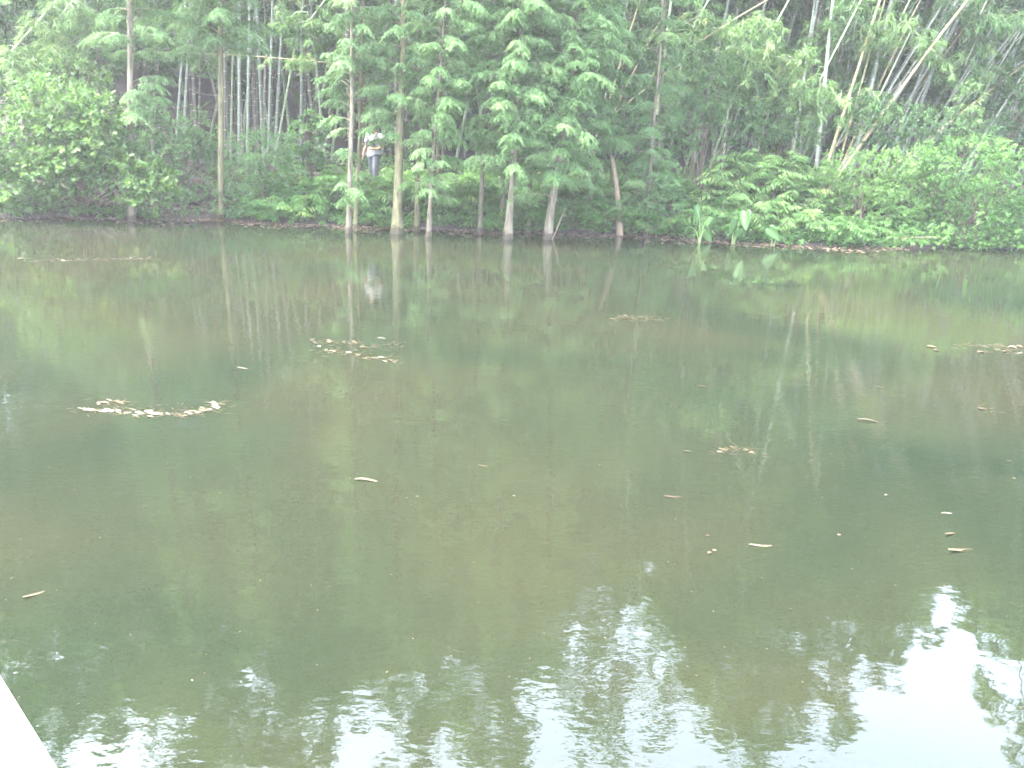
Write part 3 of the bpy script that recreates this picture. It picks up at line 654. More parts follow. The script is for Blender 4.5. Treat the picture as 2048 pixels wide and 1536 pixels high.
shrub('pale green bush on the right bank under the tan culm', [(1700, 345, .9, .5), (1770, 350, .8, .6), (1650, 370, .5, .5), (1720, 410, .9, .45), (1790, 420, .7, .4)], 24.0, 'lush_leaf', 12, 105, .075, .032)
shrub('largest rounded bush at the right edge of the bank', [(1930, 330, 1.2, .7), (2030, 370, 1.0, .9), (1870, 360, .8, .6), (1950, 420, 1.1, .7), (2040, 450, 1.0, .6), (1880, 430, .7, .5), (1830, 330, .6, .45)], 24.3, 'fern_leaf', 13, 115, .085, .030, lance=True)
shrub('tall dark bush at the far right behind the rounded one', [(2010, 230, 1.2, .9), (2060, 150, 1.0, .9), (1960, 250, .8, .5), (2080, 290, 1.0, .8)], 27.2, 'dull_leaf', 14, 70, .09, .045)
shrub('low trailing shrub touching the water below the pale bush', [(1690, 462, .7, .26), (1770, 465, .8, .28), (1850, 470, .7, .24), (1620, 470, .4, .2)], 23.2, 'fern_leaf', 15, 110, .06, .024)
shrub('low trailing shrub touching the water at the right edge', [(1930, 475, .8, .24), (2010, 478, .8, .24), (2060, 470, .6, .3)], 23.9, 'fern_leaf', 16, 110, .06, .024)
shrub('feathery sapling crown above the green bush on the right', [(1935, 205, .35, .5), (1940, 240, .3, .35)], 25.4, 'bamboo_leaf_bright', 17, 90, .12, .028, 9, lance=True)
shrub('shadowy shrub at the far left behind the yellow-green bush top', [(20, 60, .9, .9), (40, 180, .8, .7), (230, 60, .6, .8)], 25.0, 'dull_leaf', 18, 65, .10, .045)

# ------------------------------------------------------------------ arching ferns and lush fronds
def frond_set(g, w, base, d, length, r, leaf_l, leaf_w, tint):
    d = unit(d); Z = np.array([0, 0, 1.0])
    mid = base + d * length * .45 + Z * length * .55; end = base + d * length * .95 - Z * length * .05
    n = 11; pts = bez(base, mid, end, n); w.tube(pts[::2], np.linspace(.007, .002, len(pts[::2])), 3)
    T = unit(np.gradient(pts, axis=0)); S = unit(np.cross(T, Z))
    k = np.linspace(0, 1, n)
    for sg in (-1, 1):
        P = pts[2:]; D = unit(T[2:] * .6 + S[2:] * sg - Z * .25 + r.normal(0, .1, P.shape))
        ll = leaf_l * np.sin(np.clip(k[2:] * .85 + .12, 0, 1) * PI) * r.uniform(.85, 1.15, len(P)) + .02
        g.lances(P, D, unit(Z + r.normal(0, .2, P.shape)), ll, leaf_w, np.clip(tint + r.normal(0, .08, len(P)), 0, 1), .35)

def fern(label, px, py, Y, size, leaf, seed, n=26, name='fern', ll=.17, lw=.032, group='arching ferns on the far bank'):
    r = np.random.default_rng(seed + 4000); c = at_depth(px, py, Y)
    z = max(float(ground_z(c[0], c[1])), .02); base = np.array([c[0], c[1], z - .02])
    root = empty(name, base); tag(root, label, 'fern', group)
    g = Geo(); w = Geo()
    for i in range(n):
        a = r.uniform(0, 2 * PI); d = np.array([math.cos(a), math.sin(a), r.uniform(.2, 1.5)])
        frond_set(g, w, np.array([r.normal(0, .10), r.normal(0, .10), 0]) * size, d, size * r.uniform(.7, 1.2), r, ll * r.uniform(.8, 1.2), lw, np.clip(r.normal(.5, .2), 0, 1))
    link('stem', w.mesh('fern_stem'), M['twig'], root); link('foliage', g.mesh('fern_foliage'), M[leaf], root)

F = [(560, 425, 23.2, .85, 'arching fern at the foot of the dark hollow'), (620, 435, 23.0, .8, 'arching fern left of the slim pale cypress'), (665, 425, 23.2, .8, 'arching fern close against the slim pale cypress'),
     (745, 430, 23.2, .85, 'arching fern below the walking person'), (765, 410, 23.6, .9, 'taller arching fern hiding the legs of the person'), (820, 420, 23.4, .9, 'arching fern right behind the thickest cypress'),
     (905, 425, 23.3, .9, 'arching fern right of the bright leafy cypress'), (935, 400, 23.8, .95, 'tall arching fern left of the layered cypress'), (985, 430, 23.3, .85, 'arching fern left of the pale-footed cypress'),
     (1040, 435, 23.4, .8, 'arching fern between the pale-footed cypress and the stout one'), (1140, 430, 23.4, .95, 'arching fern right of the stout cypress'), (1160, 400, 23.9, 1.0, 'tall arching fern behind the thin cypress'),
     (1205, 440, 23.4, .85, 'arching fern at the left of the broken stump'), (1265, 440, 23.6, .9, 'bright arching fern at the right of the broken stump'), (1345, 440, 23.6, .8, 'arching fern beside the thinnest sapling'), (530, 395, 23.4, .7, 'small arching fern beside the feathery grey-green shrub')]
for i, (px, py, Y, s, lab) in enumerate(F): fern(lab, px, py, Y - .3, s * 1.12, 'fern_leaf', i, 40, ll=.22, lw=.042)
G = [(1430, 430, 23.4, .95, 'lush drooping fern behind the elephant ear plants'), (1500, 420, 23.5, 1.05, 'lush drooping fern in the middle of the bright mound'), (1570, 430, 23.5, 1.05, 'lush drooping fern at the right of the bright mound'),
     (1450, 375, 24.0, 1.0, 'lush drooping fern halfway up the bright mound'), (1530, 360, 24.1, 1.1, 'lush drooping fern near the top of the bright mound'), (1590, 375, 24.1, 1.0, 'lush drooping fern against the pale green bush'),
     (1560, 330, 24.6, 1.0, 'lush drooping fern crowning the bright mound'), (1480, 330, 24.6, 1.0, 'lush drooping fern at the upper left of the bright mound'), (1600, 445, 23.3, .8, 'lush drooping fern hanging low by the water')]
def lush_mound():
    for i, (px, py, Y, s, lab) in enumerate(G):
        r = np.random.default_rng(i + 6000); c = at_depth(px, py + 22, Y); z0 = c[2]
        gz = float(ground_z(c[0], c[1])); base = np.array([c[0], c[1], gz - .03]); root = empty('drooping_fern', base)
        tag(root, lab, 'fern', 'lush drooping ferns of the bright mound')
        g = Geo(); w = Geo(); hub = np.array([0, 0, max(.05, z0 - gz)])
        for k in range(4):
            w.tube(bez(np.array([r.normal(0, .05), r.normal(0, .05), 0]), hub * .5 + r.normal(0, .05, 3), hub + r.normal(0, .06, 3), 4), .012, 4)
        for k in range(66):
            a = r.uniform(0, 2 * PI); d = np.array([math.cos(a), math.sin(a), r.uniform(-.1, 1.1)])
            frond_set(g, w, hub + r.normal(0, .14, 3), d, s * r.uniform(.55, .95), r, .25 * r.uniform(.8, 1.2), .044, np.clip(r.normal(.6, .2), 0, 1))
        link('stem', w.mesh('fern_stem'), M['twig'], root); link('foliage', g.mesh('fern_foliage'), M['lush_leaf'], root)
lush_mound()

# low growth that fills the bank between the plants
def undergrowth():
    r = np.random.default_rng(5); g = Geo(); n = 9000
    x = r.uniform(-14, 16, n); d = .02 + r.random(n) ** 1.9 * 7; y = bank_y(x) + d
    ok = np.array([mnoise.noise(Vector((a * .7, b * .7, 3))) for a, b in zip(x, y)]) > np.where(d < 1.6, -.28, -.05) + np.where(x < -5, .28, 0)
    ok &= ~((np.abs(x + 3.95) < .5) & (y > 23.6) & (y < 25.2))
    x, y, d = x[ok], y[ok], d[ok]; n = len(x); z = ground_z(x, y)
    C = np.stack([x, y, z + r.uniform(.02, .35, n) * np.clip(d, .2, 1)], -1)
    sprigs(g, C, unit(r.normal(0, .6, (n, 3)) + [0, -.1, 1]), r, 9, .13, .035, .9, .2, np.clip(r.normal(.4, .2, n), 0, 1), True)
    dw = Geo()
    for i in range(150):
        x = r.uniform(-6.5, 5.5) if i < 110 else r.uniform(5, 15); y = float(bank_y(x)) + .06 + 2.7 * r.random() ** 1.3
        if abs(x + 3.9) < .35 and y > 23.2: continue
        b = np.array([x, y, float(ground_z(x, y))]); t0 = np.clip(r.normal(.5, .2), 0, 1)
        for k in range(13):
            a = r.uniform(0, 2 * PI); frond_set(g, g, b + r.normal(0, .06, 3) * [1, 1, 0], np.array([math.cos(a), math.sin(a), r.uniform(.1, 1.2)]), r.uniform(.5, .95), r, .21, .04, np.clip(t0 + r.normal(0, .1), 0, 1))
    tag(link('undergrowth', g.mesh('undergrowth'), M['fern_leaf']), 'low leafy growth covering the bank under the trees', 'undergrowth', kind='stuff')
undergrowth()

# ------------------------------------------------------------------ elephant ear plants
def taro_leaf_mesh(s=1.0, seed=0):
    """heart-shaped leaf: petiole joins at the origin, tip along -Z, face along -Y"""
    r = np.random.default_rng(seed)
    half = [(0, .10), (.07, .17), (.14, .16), (.185, .08), (.19, 0), (.165, -.12), (.12, -.23), (.06, -.33), (0, -.40)]
    g = Geo(); rows = []
    v = []; n = len(half)
    for (x, z) in half:
        for k in (-1, -.5, 0, .5, 1):
            xx = x * k; yy = -.10 * (xx / .19) ** 2 * .6 - .12 * max(0, -z) ** 1.6 + .012 * math.sin(9 * z + 6 * k)
            zz = z if k != 0 else (z if z < .05 else .03 + .2 * (z - .05))
            if abs(k) == .5 and z > .12: zz = z - .02
            v.append((xx * s, yy * s, zz * s))
    q = [(i * 5 + j, i * 5 + j + 1, i * 5 + 5 + j + 1, i * 5 + 5 + j) for i in range(n - 1) for j in range(4)]
    tv_ = np.clip(np.tile([.1, .45, 1.0, .45, .1], n) + r.normal(0, .12, n * 5), 0, 1)
    g.add(v, quads=q, tint=tv_)
    me = g.mesh('taro_leaf', True)
    return me
M['stalk'] = surf_mat('taro_stalk', [(.3, (.12, .20, .06)), (.7, (.20, .30, .10))], (1, 1, 1), 8, 3, .5)
def taro(label, px, py, leaves, seed):
    r = np.random.default_rng(seed); b = on_water(px, py)
    root = empty('elephant_ear_plant', (b[0], b[1], 0)); tag(root, label, 'plant', 'elephant ear plants at the water edge')
    for (lx, ly, s, yaw, tilt, roll) in leaves:
        p = at_depth(lx, ly, b[1] + r.uniform(-.1, .1)) - np.array([b[0], b[1], 0])
        me = taro_leaf_mesh(s * 1.15, seed)
        lf = link('leaf', me, M['taro'], root); lf.location = p; lf.rotation_euler = (tilt, roll, yaw)
        md = lf.modifiers.new('thick', 'SOLIDIFY'); md.thickness = .004
        g = Geo(); pp = bez(np.array([r.normal(0, .03), r.normal(0, .03), -.05]), np.array([p[0] * .3, p[1] * .3, p[2] * .9 + .15]), p, 7)
        g.tube(pp, np.linspace(.014, .007, 7), 6); link('stalk', g.mesh('taro_stalk', True), M['stalk'], root)
taro('elephant ear plant with one tall upright leaf, nearest the sapling', 1398, 486, [(1392, 424, .78, .9, -.2, .15), (1412, 462, .68, -.8, .25, -.5), (1374, 455, .42, 1.1, .1, .5), (1420, 440, .40, -1.0, -.3, .2)], 1)
taro('elephant ear plant with a pair of broad leaves by the water', 1465, 488, [(1464, 446, .72, .8, .0, .25), (1492, 432, .80, -.75, -.1, -.25), (1478, 462, .45, .2, .5, .1)], 2)
taro('elephant ear plant with a single tilted leaf at the end of its row', 1548, 492, [(1543, 462, .68, -.6, .2, -.8), (1560, 476, .34, .5, .3, .4)], 3)
taro('elephant ear plant with a pale shining leaf high in the bright mound', 1462, 474, [(1455, 372, .55, .2, -.9, .2), (1466, 392, .55, -.6, .1, -.1)], 4)

# ------------------------------------------------------------------ person on the bank path
def skin_obj(name, verts, edges, radii, mat, parent, root=0, sub=2):
    me = bpy.data.meshes.new(name); me.from_pydata(verts, edges, []); me.update()
    o = bpy.data.objects.new(name, me); COL.objects.link(o)
    o.modifiers.new('skin', 'SKIN').use_smooth_shade = True
    sv = me.skin_vertices[0].data if len(me.skin_vertices) else None
    if sv is None:
        bm = bmesh.new(); bm.from_mesh(me); bm.verts.layers.skin.verify(); bm.to_mesh(me); bm.free(); sv = me.skin_vertices[0].data
    for i, rd in enumerate(radii):
        sv[i].radius = rd if isinstance(rd, tuple) else (rd, rd); sv[i].use_root = (i == root)
    s = o.modifiers.new('sub', 'SUBSURF'); s.levels = sub; s.render_levels = sub
    me.materials.append(mat)
    if parent is not None: o.parent = parent
    return o

def person():
    skin = surf_mat('skin', [(.3, (.33, .17, .10)), (.7, (.42, .23, .14))], (1, 1, 1), 12, 3, .5, gain=.45)
    white = surf_mat('white_cotton', [(.3, (.66, .68, .72)), (.7, (.80, .81, .84))], (1, 1, 1), 9, 4, .9, .3, .01, gain=.28)
    grey = surf_mat('grey_trousers', [(.3, (.16, .18, .21)), (.7, (.25, .27, .30))], (1, 1, 1), 9, 4, .9, .3, .01, gain=.25)
    black = surf_mat('black_fabric', [(.3, (.012, .012, .015)), (.7, (.03, .03, .035))], (1, 1, 1), 12, 3, .7)
    hairm = surf_mat('hair', [(.3, (.008, .006, .005)), (.7, (.025, .02, .016))], (1, 1, 1), 30, 3, .5)
    Ys = np.linspace(22.9, 25.2, 47); pq = [at_depth(748, 288, q) for q in Ys]
    p = min(pq, key=lambda q: abs(q[2] - 1.14 - float(ground_z(q[0], q[1])))); gz = float(ground_z(p[0], p[1]))
    root = empty('person', (p[0], p[1], gz)); root.rotation_euler = (0, 0, R(-28))
    tag(root, 'person in a white t-shirt and grey trousers behind the cypress trunks, one arm bent', 'person')
    # facing -Y
    V = [(0, 0, .93), (0, .01, 1.10), (0, .01, 1.27), (0, 0, 1.40), (0, 0, 1.47), (0, -.015, 1.545), (0, -.01, 1.62), (0, 0, 1.69)]
    E = [(i, i + 1) for i in range(7)]
    Rr = [(.15, .11), (.135, .095), (.155, .10), (.10, .075), (.05, .05), (.092, .112), (.100, .122), (.062, .078)]
    def chain(start, pts, rad):
        k = start
        for q, rd in zip(pts, rad):
            V.append(q); Rr.append(rd); E.append((k, len(V) - 1)); k = len(V) - 1
        return k
    # bent arm (towards the right of the picture), other arm hanging
    wr = chain(3, [(.17, 0, 1.38), (.25, .02, 1.24), (.29, .03, 1.10), (.22, -.15, 1.03), (.12, -.25, 1.03)], [.062, .048, .040, .036, .026])
    def hand(w, d, s):
        w0 = Vector(V[w]); d = Vector(d).normalized(); up = Vector((0, 0, 1)); sd = d.cross(up).normalized()
        pm = chain(w, [tuple(w0 + d * .05)], [(.034, .018)])
        for i, ln in enumerate((.060, .075, .080, .070)):
            b = w0 + d * .075 + up * (.028 - .019 * i) * 1.0
            chain(pm, [tuple(b), tuple(b + d * ln * .5 + sd * .012 * s), tuple(b + d * ln * .85 + sd * .034 * s)], [.010, .009, .007])
        chain(w, [tuple(w0 + d * .035 + up * .035), tuple(w0 + d * .07 + up * .055 + sd * .01 * s)], [.011, .008])
    hand(wr, (-1, -.35, 0), 1)
    wl_ = chain(3, [(-.17, 0, 1.38), (-.24, .03, 1.22), (-.27, .02, 1.10), (-.28, -.06, .96), (-.28, -.10, .86)], [.062, .048, .040, .036, .026])
    hand(wl_, (0.05, -.25, -1), 1)
    chain(0, [(.095, -.02, .86), (.11, -.10, .50), (.11, -.02, .10), (.115, -.06, .04), (.12, -.18, .03)], [.095, .060, .042, .042, .030])
    chain(0, [(-.095, .01, .86), (-.10, .06, .50), (-.10, .20, .12), (-.10, .20, .05), (-.105, .09, .03)], [.095, .060, .042, .042, .030])
    chain(5, [(0, -.105, 1.555)], [.014])
    body = skin_obj('body', V, E, Rr, skin, root)
    def loft(rings, n=20):
        g = Geo(); th = np.linspace(0, 2 * PI, n, endpoint=False)
        v = np.concatenate([np.stack([cx + rx * np.cos(th) * (1 + .03 * np.sin(5 * th + cz * 9)), cy_ + ry * np.sin(th), np.full(n, cz) + .006 * np.sin(4 * th)], -1) for cx, cy_, cz, rx, ry in rings])
        a = np.arange(len(rings) - 1)[:, None] * n; b = np.arange(n)[None, :]
        g.add(v, quads=np.stack([a + b, a + (b + 1) % n, a + n + (b + 1) % n, a + n + b], -1).reshape(-1, 4)); return g
    g = loft([(0, .01, .83, .195, .145), (0, .01, .90, .192, .142), (0, .01, 1.0, .178, .132), (0, .01, 1.12, .178, .130), (0, .01, 1.26, .190, .130), (0, .008, 1.35, .180, .118), (0, .004, 1.405, .135, .095), (0, 0, 1.44, .072, .066)])
    g.tube(np.array([(.10, .005, 1.375), (.17, .005, 1.365), (.235, .02, 1.27), (.262, .025, 1.20)]), [.075, .080, .074, .076], 12)
    g.tube(np.array([(-.10, .005, 1.375), (-.17, .005, 1.365), (-.228, .025, 1.26), (-.25, .028, 1.19)]), [.075, .080, .074, .076], 12)
    link('t_shirt', g.mesh('t_shirt', True), white, root)
    lv = [(0, 0, .94), (.095, -.02, .84), (.11, -.10, .50), (.11, -.02, .12), (-.095, .01, .84), (-.10, .06, .50), (-.10, .19, .14)]
    skin_obj('trousers', lv, [(0, 1), (1, 2), (2, 3), (0, 4), (4, 5), (5, 6)], [(.165, .12), .115, .085, .07, .115, .085, .07], grey, root)
    link('hair', loft([(0, .055, 1.52, .075, .045), (0, .045, 1.58, .094, .075), (0, .035, 1.63, .106, .100), (0, .0, 1.665, .108, .128), (0, .0, 1.715, .098, .118), (0, .005, 1.76, .062, .075), (0, .005, 1.782, .01, .012)]).mesh('hair', True), hairm, root)
    for s in (-1, 1):
        g = Geo(); g.tube(np.array([(.032 * s, -.098, 1.585), (.032 * s, -.104, 1.585), (.032 * s, -.108, 1.585)]), [.010, .008, .002], 8); link('eye', g.mesh('eye', True), hairm, root)
        sh = [(.115, -.05, .045), (.12, -.19, .035)] if s > 0 else [(-.10, .21, .055), (-.105, .08, .035)]
        skin_obj('shoe', sh, [(0, 1)], [.052, .042], black, root)
    # shoulder bag worn across the chest, carried at the belly
    bag = empty('shoulder_bag', root.location); bag.rotation_euler = root.rotation_euler
    tag(bag, 'black shoulder bag slung across the white t-shirt of the person', 'bag')
    bm = bmesh.new(); bmesh.ops.create_cube(bm, size=1)
    for q in bm.verts: q.co = Vector((.03 + q.co.x * (.25 + .03 * (q.co.z < 0)), -.195 + q.co.y * .08, 1.15 + q.co.z * .17))
    bmesh.ops.bevel(bm, geom=bm.edges[:], offset=.02, segments=2, affect='EDGES')
    me = bpy.data.meshes.new('bag_body'); bm.to_mesh(me); bm.free(); link('body', me, black, bag)
    g = Geo(); g.tube(np.array([(.07, -.20, 1.16), (.12, -.165, 1.28), (.16, -.10, 1.40), (.15, .02, 1.475), (.08, .12, 1.38), (-.1, .15, 1.2), (-.19, .03, 1.08), (-.12, -.15, 1.09), (-.05, -.19, 1.12)]), .016, 5)
    link('strap', g.mesh('bag_strap', True), black, bag)
person()

# ------------------------------------------------------------------ floating leaves, litter, weed
def leaf_solid(kind, seed):
    """a curled dead leaf of unit length along X with real thickness"""
    r = np.random.default_rng(seed); n = 9; t = np.linspace(0, 1, n); g = Geo()
    if kind == 'long': w = .075 * np.sin(np.clip(t * .96 + .03, 0, 1) * PI) ** .5 + .006
    else: w = .27 * np.sin(np.clip(t * .97 + .015, 0, 1) * PI) ** .75 + .008
    cx = t - .5; cyv = .05 * np.sin(t * 2.6 + r.uniform(0, 6)); cz = .045 * np.sin(t * PI * 1.2 + r.uniform(0, 3)) + .03
    cup = r.uniform(.1, .4)
    top = np.stack([np.stack([cx, cyv + w * k, cz + cup * w * abs(k) ** 2], -1) for k in (-1, -.45, 0, .45, 1)], 1)
    th = .012; v = np.concatenate([top.reshape(-1, 3), (top - [0, 0, th]).reshape(-1, 3)]); N = n * 5
    q = [(i * 5 + j, i * 5 + 5 + j, i * 5 + 6 + j, i * 5 + j + 1) for i in range(n - 1) for j in range(4)]
    qb = [tuple(N + a for a in f[::-1]) for f in q]
    rim = [i * 5 for i in range(n)] + [(n - 1) * 5 + j for j in range(1, 5)] + [i * 5 + 4 for i in range(n - 2, -1, -1)] + [j for j in range(3, 0, -1)]
    qs = [(rim[k], N + rim[k], N + rim[(k + 1) % len(rim)], rim[(k + 1) % len(rim)]) for k in range(len(rim))]
    g.add(v, quads=q + qb + qs, tint=np.clip([.08, .35, .55, .75, .95][seed % 5] + r.normal(0, .06, 2 * N), 0, 1))
    return g.mesh('floating_leaf', True)
LEAF = {}
for mk in ('dead_pale', 'dead_tan'):
    for kd in ('long', 'round'):
        LEAF[mk, kd] = []
        for s in range(5):
            me = leaf_solid(kd, s + 40); me.materials.append(M[mk]); LEAF[mk, kd].append(me)

def floater(px, py, len_px, kd, mk, ang, label, group, name='floating_leaf', cat='leaf'):
    p = on_water(px, py); dist = np.linalg.norm(p - [0, 0, CAM_H]); s = len_px / FPX * dist
    o = link(name, LEAF[mk, kd][int(rng.integers(5))]); s *= .78 if name == 'floating_leaf' and len_px < 30 else 1.0; o.location = (p[0], p[1], .002)
    o.rotation_euler = (rng.normal(0, .06), rng.normal(0, .05), ang); o.scale = (s, s, s)
    tag(o, label, cat, group); return o

FG = 'single leaves floating on the pond'
singles = [(485, 737, 26, 'long', 'dead_pale', -.1, 'white sliver of leaf floating between the two left leaf rafts'), (1521, 1092, 44, 'long', 'dead_pale', -.05, 'long white bamboo sheath floating nearer the middle of the two'),
    (1920, 1101, 54, 'long', 'dead_pale', .25, 'longest white bamboo sheath floating near the right edge'), (1893, 1027, 24, 'long', 'dead_pale', -.1, 'short white leaf floating above the longest sheath'),
    (966, 932, 24, 'long', 'dead_pale', -.1, 'small white leaf floating alone in mid pond'), (68, 1190, 36, 'long', 'dead_pale', .75, 'white tilted leaf floating near the left edge'),
    (1415, 1072, 13, 'round', 'dead_tan', .5, 'small orange leaf floating above the orange and white pair'), (1419, 1106, 18, 'round', 'dead_tan', .8, 'orange leaf of the floating orange and white pair'),
    (1429, 1101, 12, 'round', 'dead_pale', .2, 'white petal touching the floating orange leaf'), (1678, 1070, 11, 'round', 'dead_pale', .5, 'small white petal floating left of the longest sheath'),
    (1377, 903, 26, 'long', 'dead_tan', .15, 'tan leaf floating left of the curved tan twig raft'), (1405, 773, 26, 'long', 'dead_tan', .1, 'tan leaf floating alone below the bright bank reflection'),
    (1737, 842, 40, 'long', 'dead_tan', -.2, 'long brown leaf floating half sunken on the right'), (1345, 994, 34, 'long', 'dead_tan', 0., 'thin brown twig-like leaf floating in the right middle'),
    (1863, 694, 22, 'round', 'dead_pale', -.2, 'pale leaf floating left of the right-hand leaf raft, upper of two'), (1873, 701, 18, 'round', 'dead_tan', .1, 'tan leaf floating left of the right-hand raft, lower of two'),
    (1772, 990, 9, 'round', 'dead_pale', .4, 'tiny white petal floating below the half sunken brown leaf'), (2018, 922, 15, 'long', 'dead_pale', .3, 'small cream leaf floating at the right edge'),
    (733, 962, 46, 'long', 'dead_tan', 0., 'thin brown stalk floating left of mid pond'), (1966, 818, 26, 'round', 'dead_tan', .4, 'crumpled tan leaf floating near the right edge'),
    (1760, 775, 20, 'long', 'dead_tan', 0., 'small brown leaf floating under the white culm reflection'), (1901, 1068, 30, 'long', 'dead_tan', .4, 'olive brown leaf floating just above the longest sheath'),
    (801, 602, 12, 'long', 'dead_pale', 0., 'tiny white leaf floating in the reflection of the person'), (764, 677, 22, 'long', 'dead_pale', 0., 'white leaf floating at the top of the central raft'), (2028, 957, 9, 'round', 'dead_pale', .4, 'tiny cream petal at the right edge below the cream leaf'),
    (835, 993, 7, 'round', 'dead_pale', 0., 'tiny white petal floating left below mid pond'), (1028, 992, 8, 'round', 'dead_pale', 0., 'tiny white petal floating right below mid pond')]
for (px, py, ln, kd, mk, an, lab) in singles: floater(px, py, ln, kd, mk, an, lab, FG)

rafts = [  # centreline pixels, leaf count, spread px, sizes, pale share, label, group
    ([(165, 818), (215, 822), (270, 828), (325, 828), (380, 828), (425, 816), (432, 806)], 62, 4, (13, 22), .85, 'cream leaf in the curved leaf raft on the left', 'leaves of the curved raft on the left'),
    ([(200, 806), (230, 804), (262, 812)], 9, 5, (12, 20), .1, 'brown curled leaf along the back of the curved leaf raft', 'brown leaves of the curved raft on the left'),
    ([(640, 698), (680, 708), (740, 715), (790, 722)], 26, 4, (10, 18), .5, 'pale leaf in the front line of the central raft', 'leaves of the central raft'),
    ([(620, 684), (680, 684), (740, 690), (785, 690)], 24, 6, (9, 16), .2, 'brownish leaf in the back line of the central raft', 'brown leaves of the central raft'),
    ([(1424, 908), (1445, 898), (1480, 897), (1508, 906)], 10, 3, (14, 24), .5, 'leaf in the small curved tan raft on the right', 'leaves of the small curved raft'),
    ([(1925, 690), (1980, 692), (2040, 694)], 12, 4, (12, 20), .1, 'leaf in the straight leaf raft at the right edge', 'leaves of the raft at the right edge'),
    ([(1960, 705), (2000, 703), (2040, 706)], 6, 3, (12, 22), .5, 'front leaf of the straight leaf raft at the right edge', 'front leaves of the raft at the right edge'),
    ([(1225, 638), (1260, 632), (1310, 638)], 8, 4, (10, 16), .1, 'leaf in the olive weed raft below the stump reflection', 'leaves of the olive weed raft'),
    ([(20, 520), (120, 522), (220, 516), (305, 514)], 18, 3, (9, 15), .2, 'leaf in the thin drift near the left bank', 'leaves of the drift near the left bank')]
weed = Geo()
def weed_patch(px, py, n, rx, ry, r):
    c = on_water(px, py); dist = np.linalg.norm(c - [0, 0, 3]); s = dist / FPX
    P = np.stack([c[0] + r.normal(0, rx * s, n), c[1] + r.normal(0, ry * s * 3.2, n), np.full(n, .003)], -1)
    a = r.normal(0, .6, n); D = np.stack([np.cos(a), np.sin(a), np.full(n, .02)], -1)
    weed.lances(P, D, np.tile([0, 0, 1.0], (n, 1)), r.uniform(8, 22, n) * s, r.uniform(1.0, 2.6, n) * s, np.clip(r.normal(.5, .25, n), 0, 1), 0.0)
rw = np.random.default_rng(3)
for (line, cnt, sp, sz, pale, lab, grp) in rafts:
    ln = np.array(line, float); t = np.linspace(0, len(ln) - 1, cnt) + rng.normal(0, .05, cnt)
    for k in t:
        px = np.interp(k, np.arange(len(ln)), ln[:, 0]) + rng.normal(0, sp); py = np.interp(k, np.arange(len(ln)), ln[:, 1]) + rng.normal(0, sp * .6)
        floater(px, py, rng.uniform(*sz) * float(np.exp(rng.normal(-.06, .2))), 'round' if rng.random() < .5 else 'long', 'dead_pale' if rng.random() < pale else 'dead_tan', rng.normal(0, .5), lab, grp)
        if rng.random() < .8: weed_patch(px, py, 3, 10, 2.5, rw)
for (px, py, n, rx, ry) in [(720, 700, 50, 40, 9), (1270, 636, 45, 28, 4), (1470, 900, 18, 24, 4), (1990, 697, 40, 38, 4), (300, 818, 40, 60, 6), (1965, 816, 10, 9, 5), (230, 806, 14, 16, 4)]:
    weed_patch(px, py, n, rx, ry, rw)
tag(link('floating_weed', weed.mesh('floating_weed'), M['weed']), 'olive weed strands matted under the floating leaf rafts', 'weed', kind='stuff')

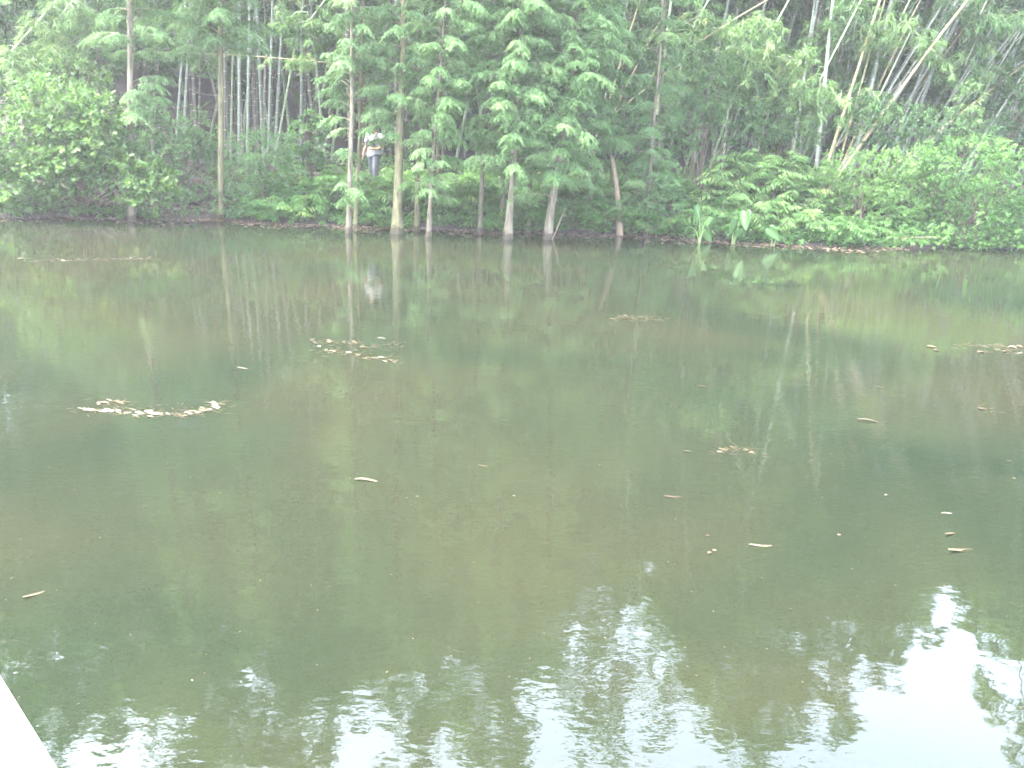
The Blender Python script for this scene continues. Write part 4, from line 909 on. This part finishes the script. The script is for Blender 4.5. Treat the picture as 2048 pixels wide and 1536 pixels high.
def litter():
    r = np.random.default_rng(9); g = Geo(); n = 2000
    x = r.uniform(-13, 10, n); off = -np.abs(r.normal(0, .55, n)) * (.5 + .5 * np.sin(x * 1.3) ** 2) - .02; y = bank_y(x) + off
    z = np.full(n, .006) + r.uniform(0, .012, n)
    a = r.normal(0, .9, n)
    g.leaves(np.stack([x, y, z], -1), np.stack([np.cos(a), np.sin(a), r.normal(0, .04, n)], -1), np.tile([0, 0, 1.0], (n, 1)) + r.normal(0, .1, (n, 3)), r.uniform(.06, .17, n), r.uniform(.03, .07, n), np.clip(r.normal(.5, .28, n), 0, 1))
    n = 5000; x = r.uniform(-14, 16, n); y = bank_y(x) + .05 + r.random(n) ** 1.5 * 9; z = ground_z(x, y) + .03
    a = r.uniform(0, 6.28, n)
    g.leaves(np.stack([x, y, z], -1), np.stack([np.cos(a), np.sin(a), r.normal(.1, .3, n)], -1), np.tile([0, 0, 1.0], (n, 1)) + r.normal(0, .3, (n, 3)), r.uniform(.08, .2, n), r.uniform(.03, .07, n), np.clip(r.normal(.20, .2, n), 0, 1))  # bank litter tinted darker: shade of the hollow put into its colour
    # specks drifting over the open water
    n = 260; px = r.uniform(0, 2048, n); py = 560 + 900 * r.random(n)
    P = np.array([on_water(a_, b_) for a_, b_ in zip(px, py)]); P[:, 2] = .004; a = r.normal(0, .6, n)
    g.leaves(P, np.stack([np.cos(a), np.sin(a), np.full(n, .02)], -1), np.tile([0, 0, 1.0], (n, 1)), r.uniform(.006, .020, n), r.uniform(.003, .006, n), np.clip(r.normal(.55, .25, n), 0, 1))
    tag(link('leaf_litter', g.mesh('leaf_litter'), M['litter']), 'brown fallen leaves lining the bank and drifting on the water', 'leaf litter', kind='stuff')
litter()

# ------------------------------------------------------------------ concrete parapet of the bridge the camera looks over
def parapet():
    conc = surf_mat('concrete', [(.25, (.16, .16, .15)), (.45, (.30, .30, .285)), (.8, (.42, .42, .40))], (1, 1, 1), 9, 12, .85, .6, .01, gain=.5)
    A = on_water(0, 1340, 2.2); B = on_water(122, 1536, 2.2); d = unit(np.array([B[0] - A[0], B[1] - A[1], 0]))
    nrm = np.array([d[1], -d[0], 0.0])                    # towards the bridge side
    if nrm @ np.array([-1.0, -1, 0]) < 0: nrm = -nrm
    root = empty('concrete_parapet', (A[0], A[1], 1.2)); tag(root, 'pale concrete parapet edge in the corner below the camera', 'parapet')
    def slab(name, t0, t1, n0, n1, z0, z1, bev):
        bm = bmesh.new(); bmesh.ops.create_cube(bm, size=1)
        for q in bm.verts:
            t = t0 if q.co.x < 0 else t1; n = n0 if q.co.y < 0 else n1; z = z0 if q.co.z < 0 else z1
            c = d * t + nrm * n; q.co = Vector((c[0], c[1], z - 1.2))
        bmesh.ops.recalc_face_normals(bm, faces=bm.faces[:])
        bmesh.ops.bevel(bm, geom=bm.edges[:], offset=bev, segments=4, affect='EDGES')
        me = bpy.data.meshes.new(name); bm.to_mesh(me); bm.free()
        for p in me.polygons: p.use_smooth = False
        link(name, me, conc, root)
    slab('coping', -.9, 3.0, 0, .30, 2.06, 2.2, .012)
    slab('wall', -.86, 2.95, .04, .26, .90, 2.062, .01)
    slab('deck_slab', -.9, 3.0, -.02, 1.5, .60, .902, .02)
parapet()
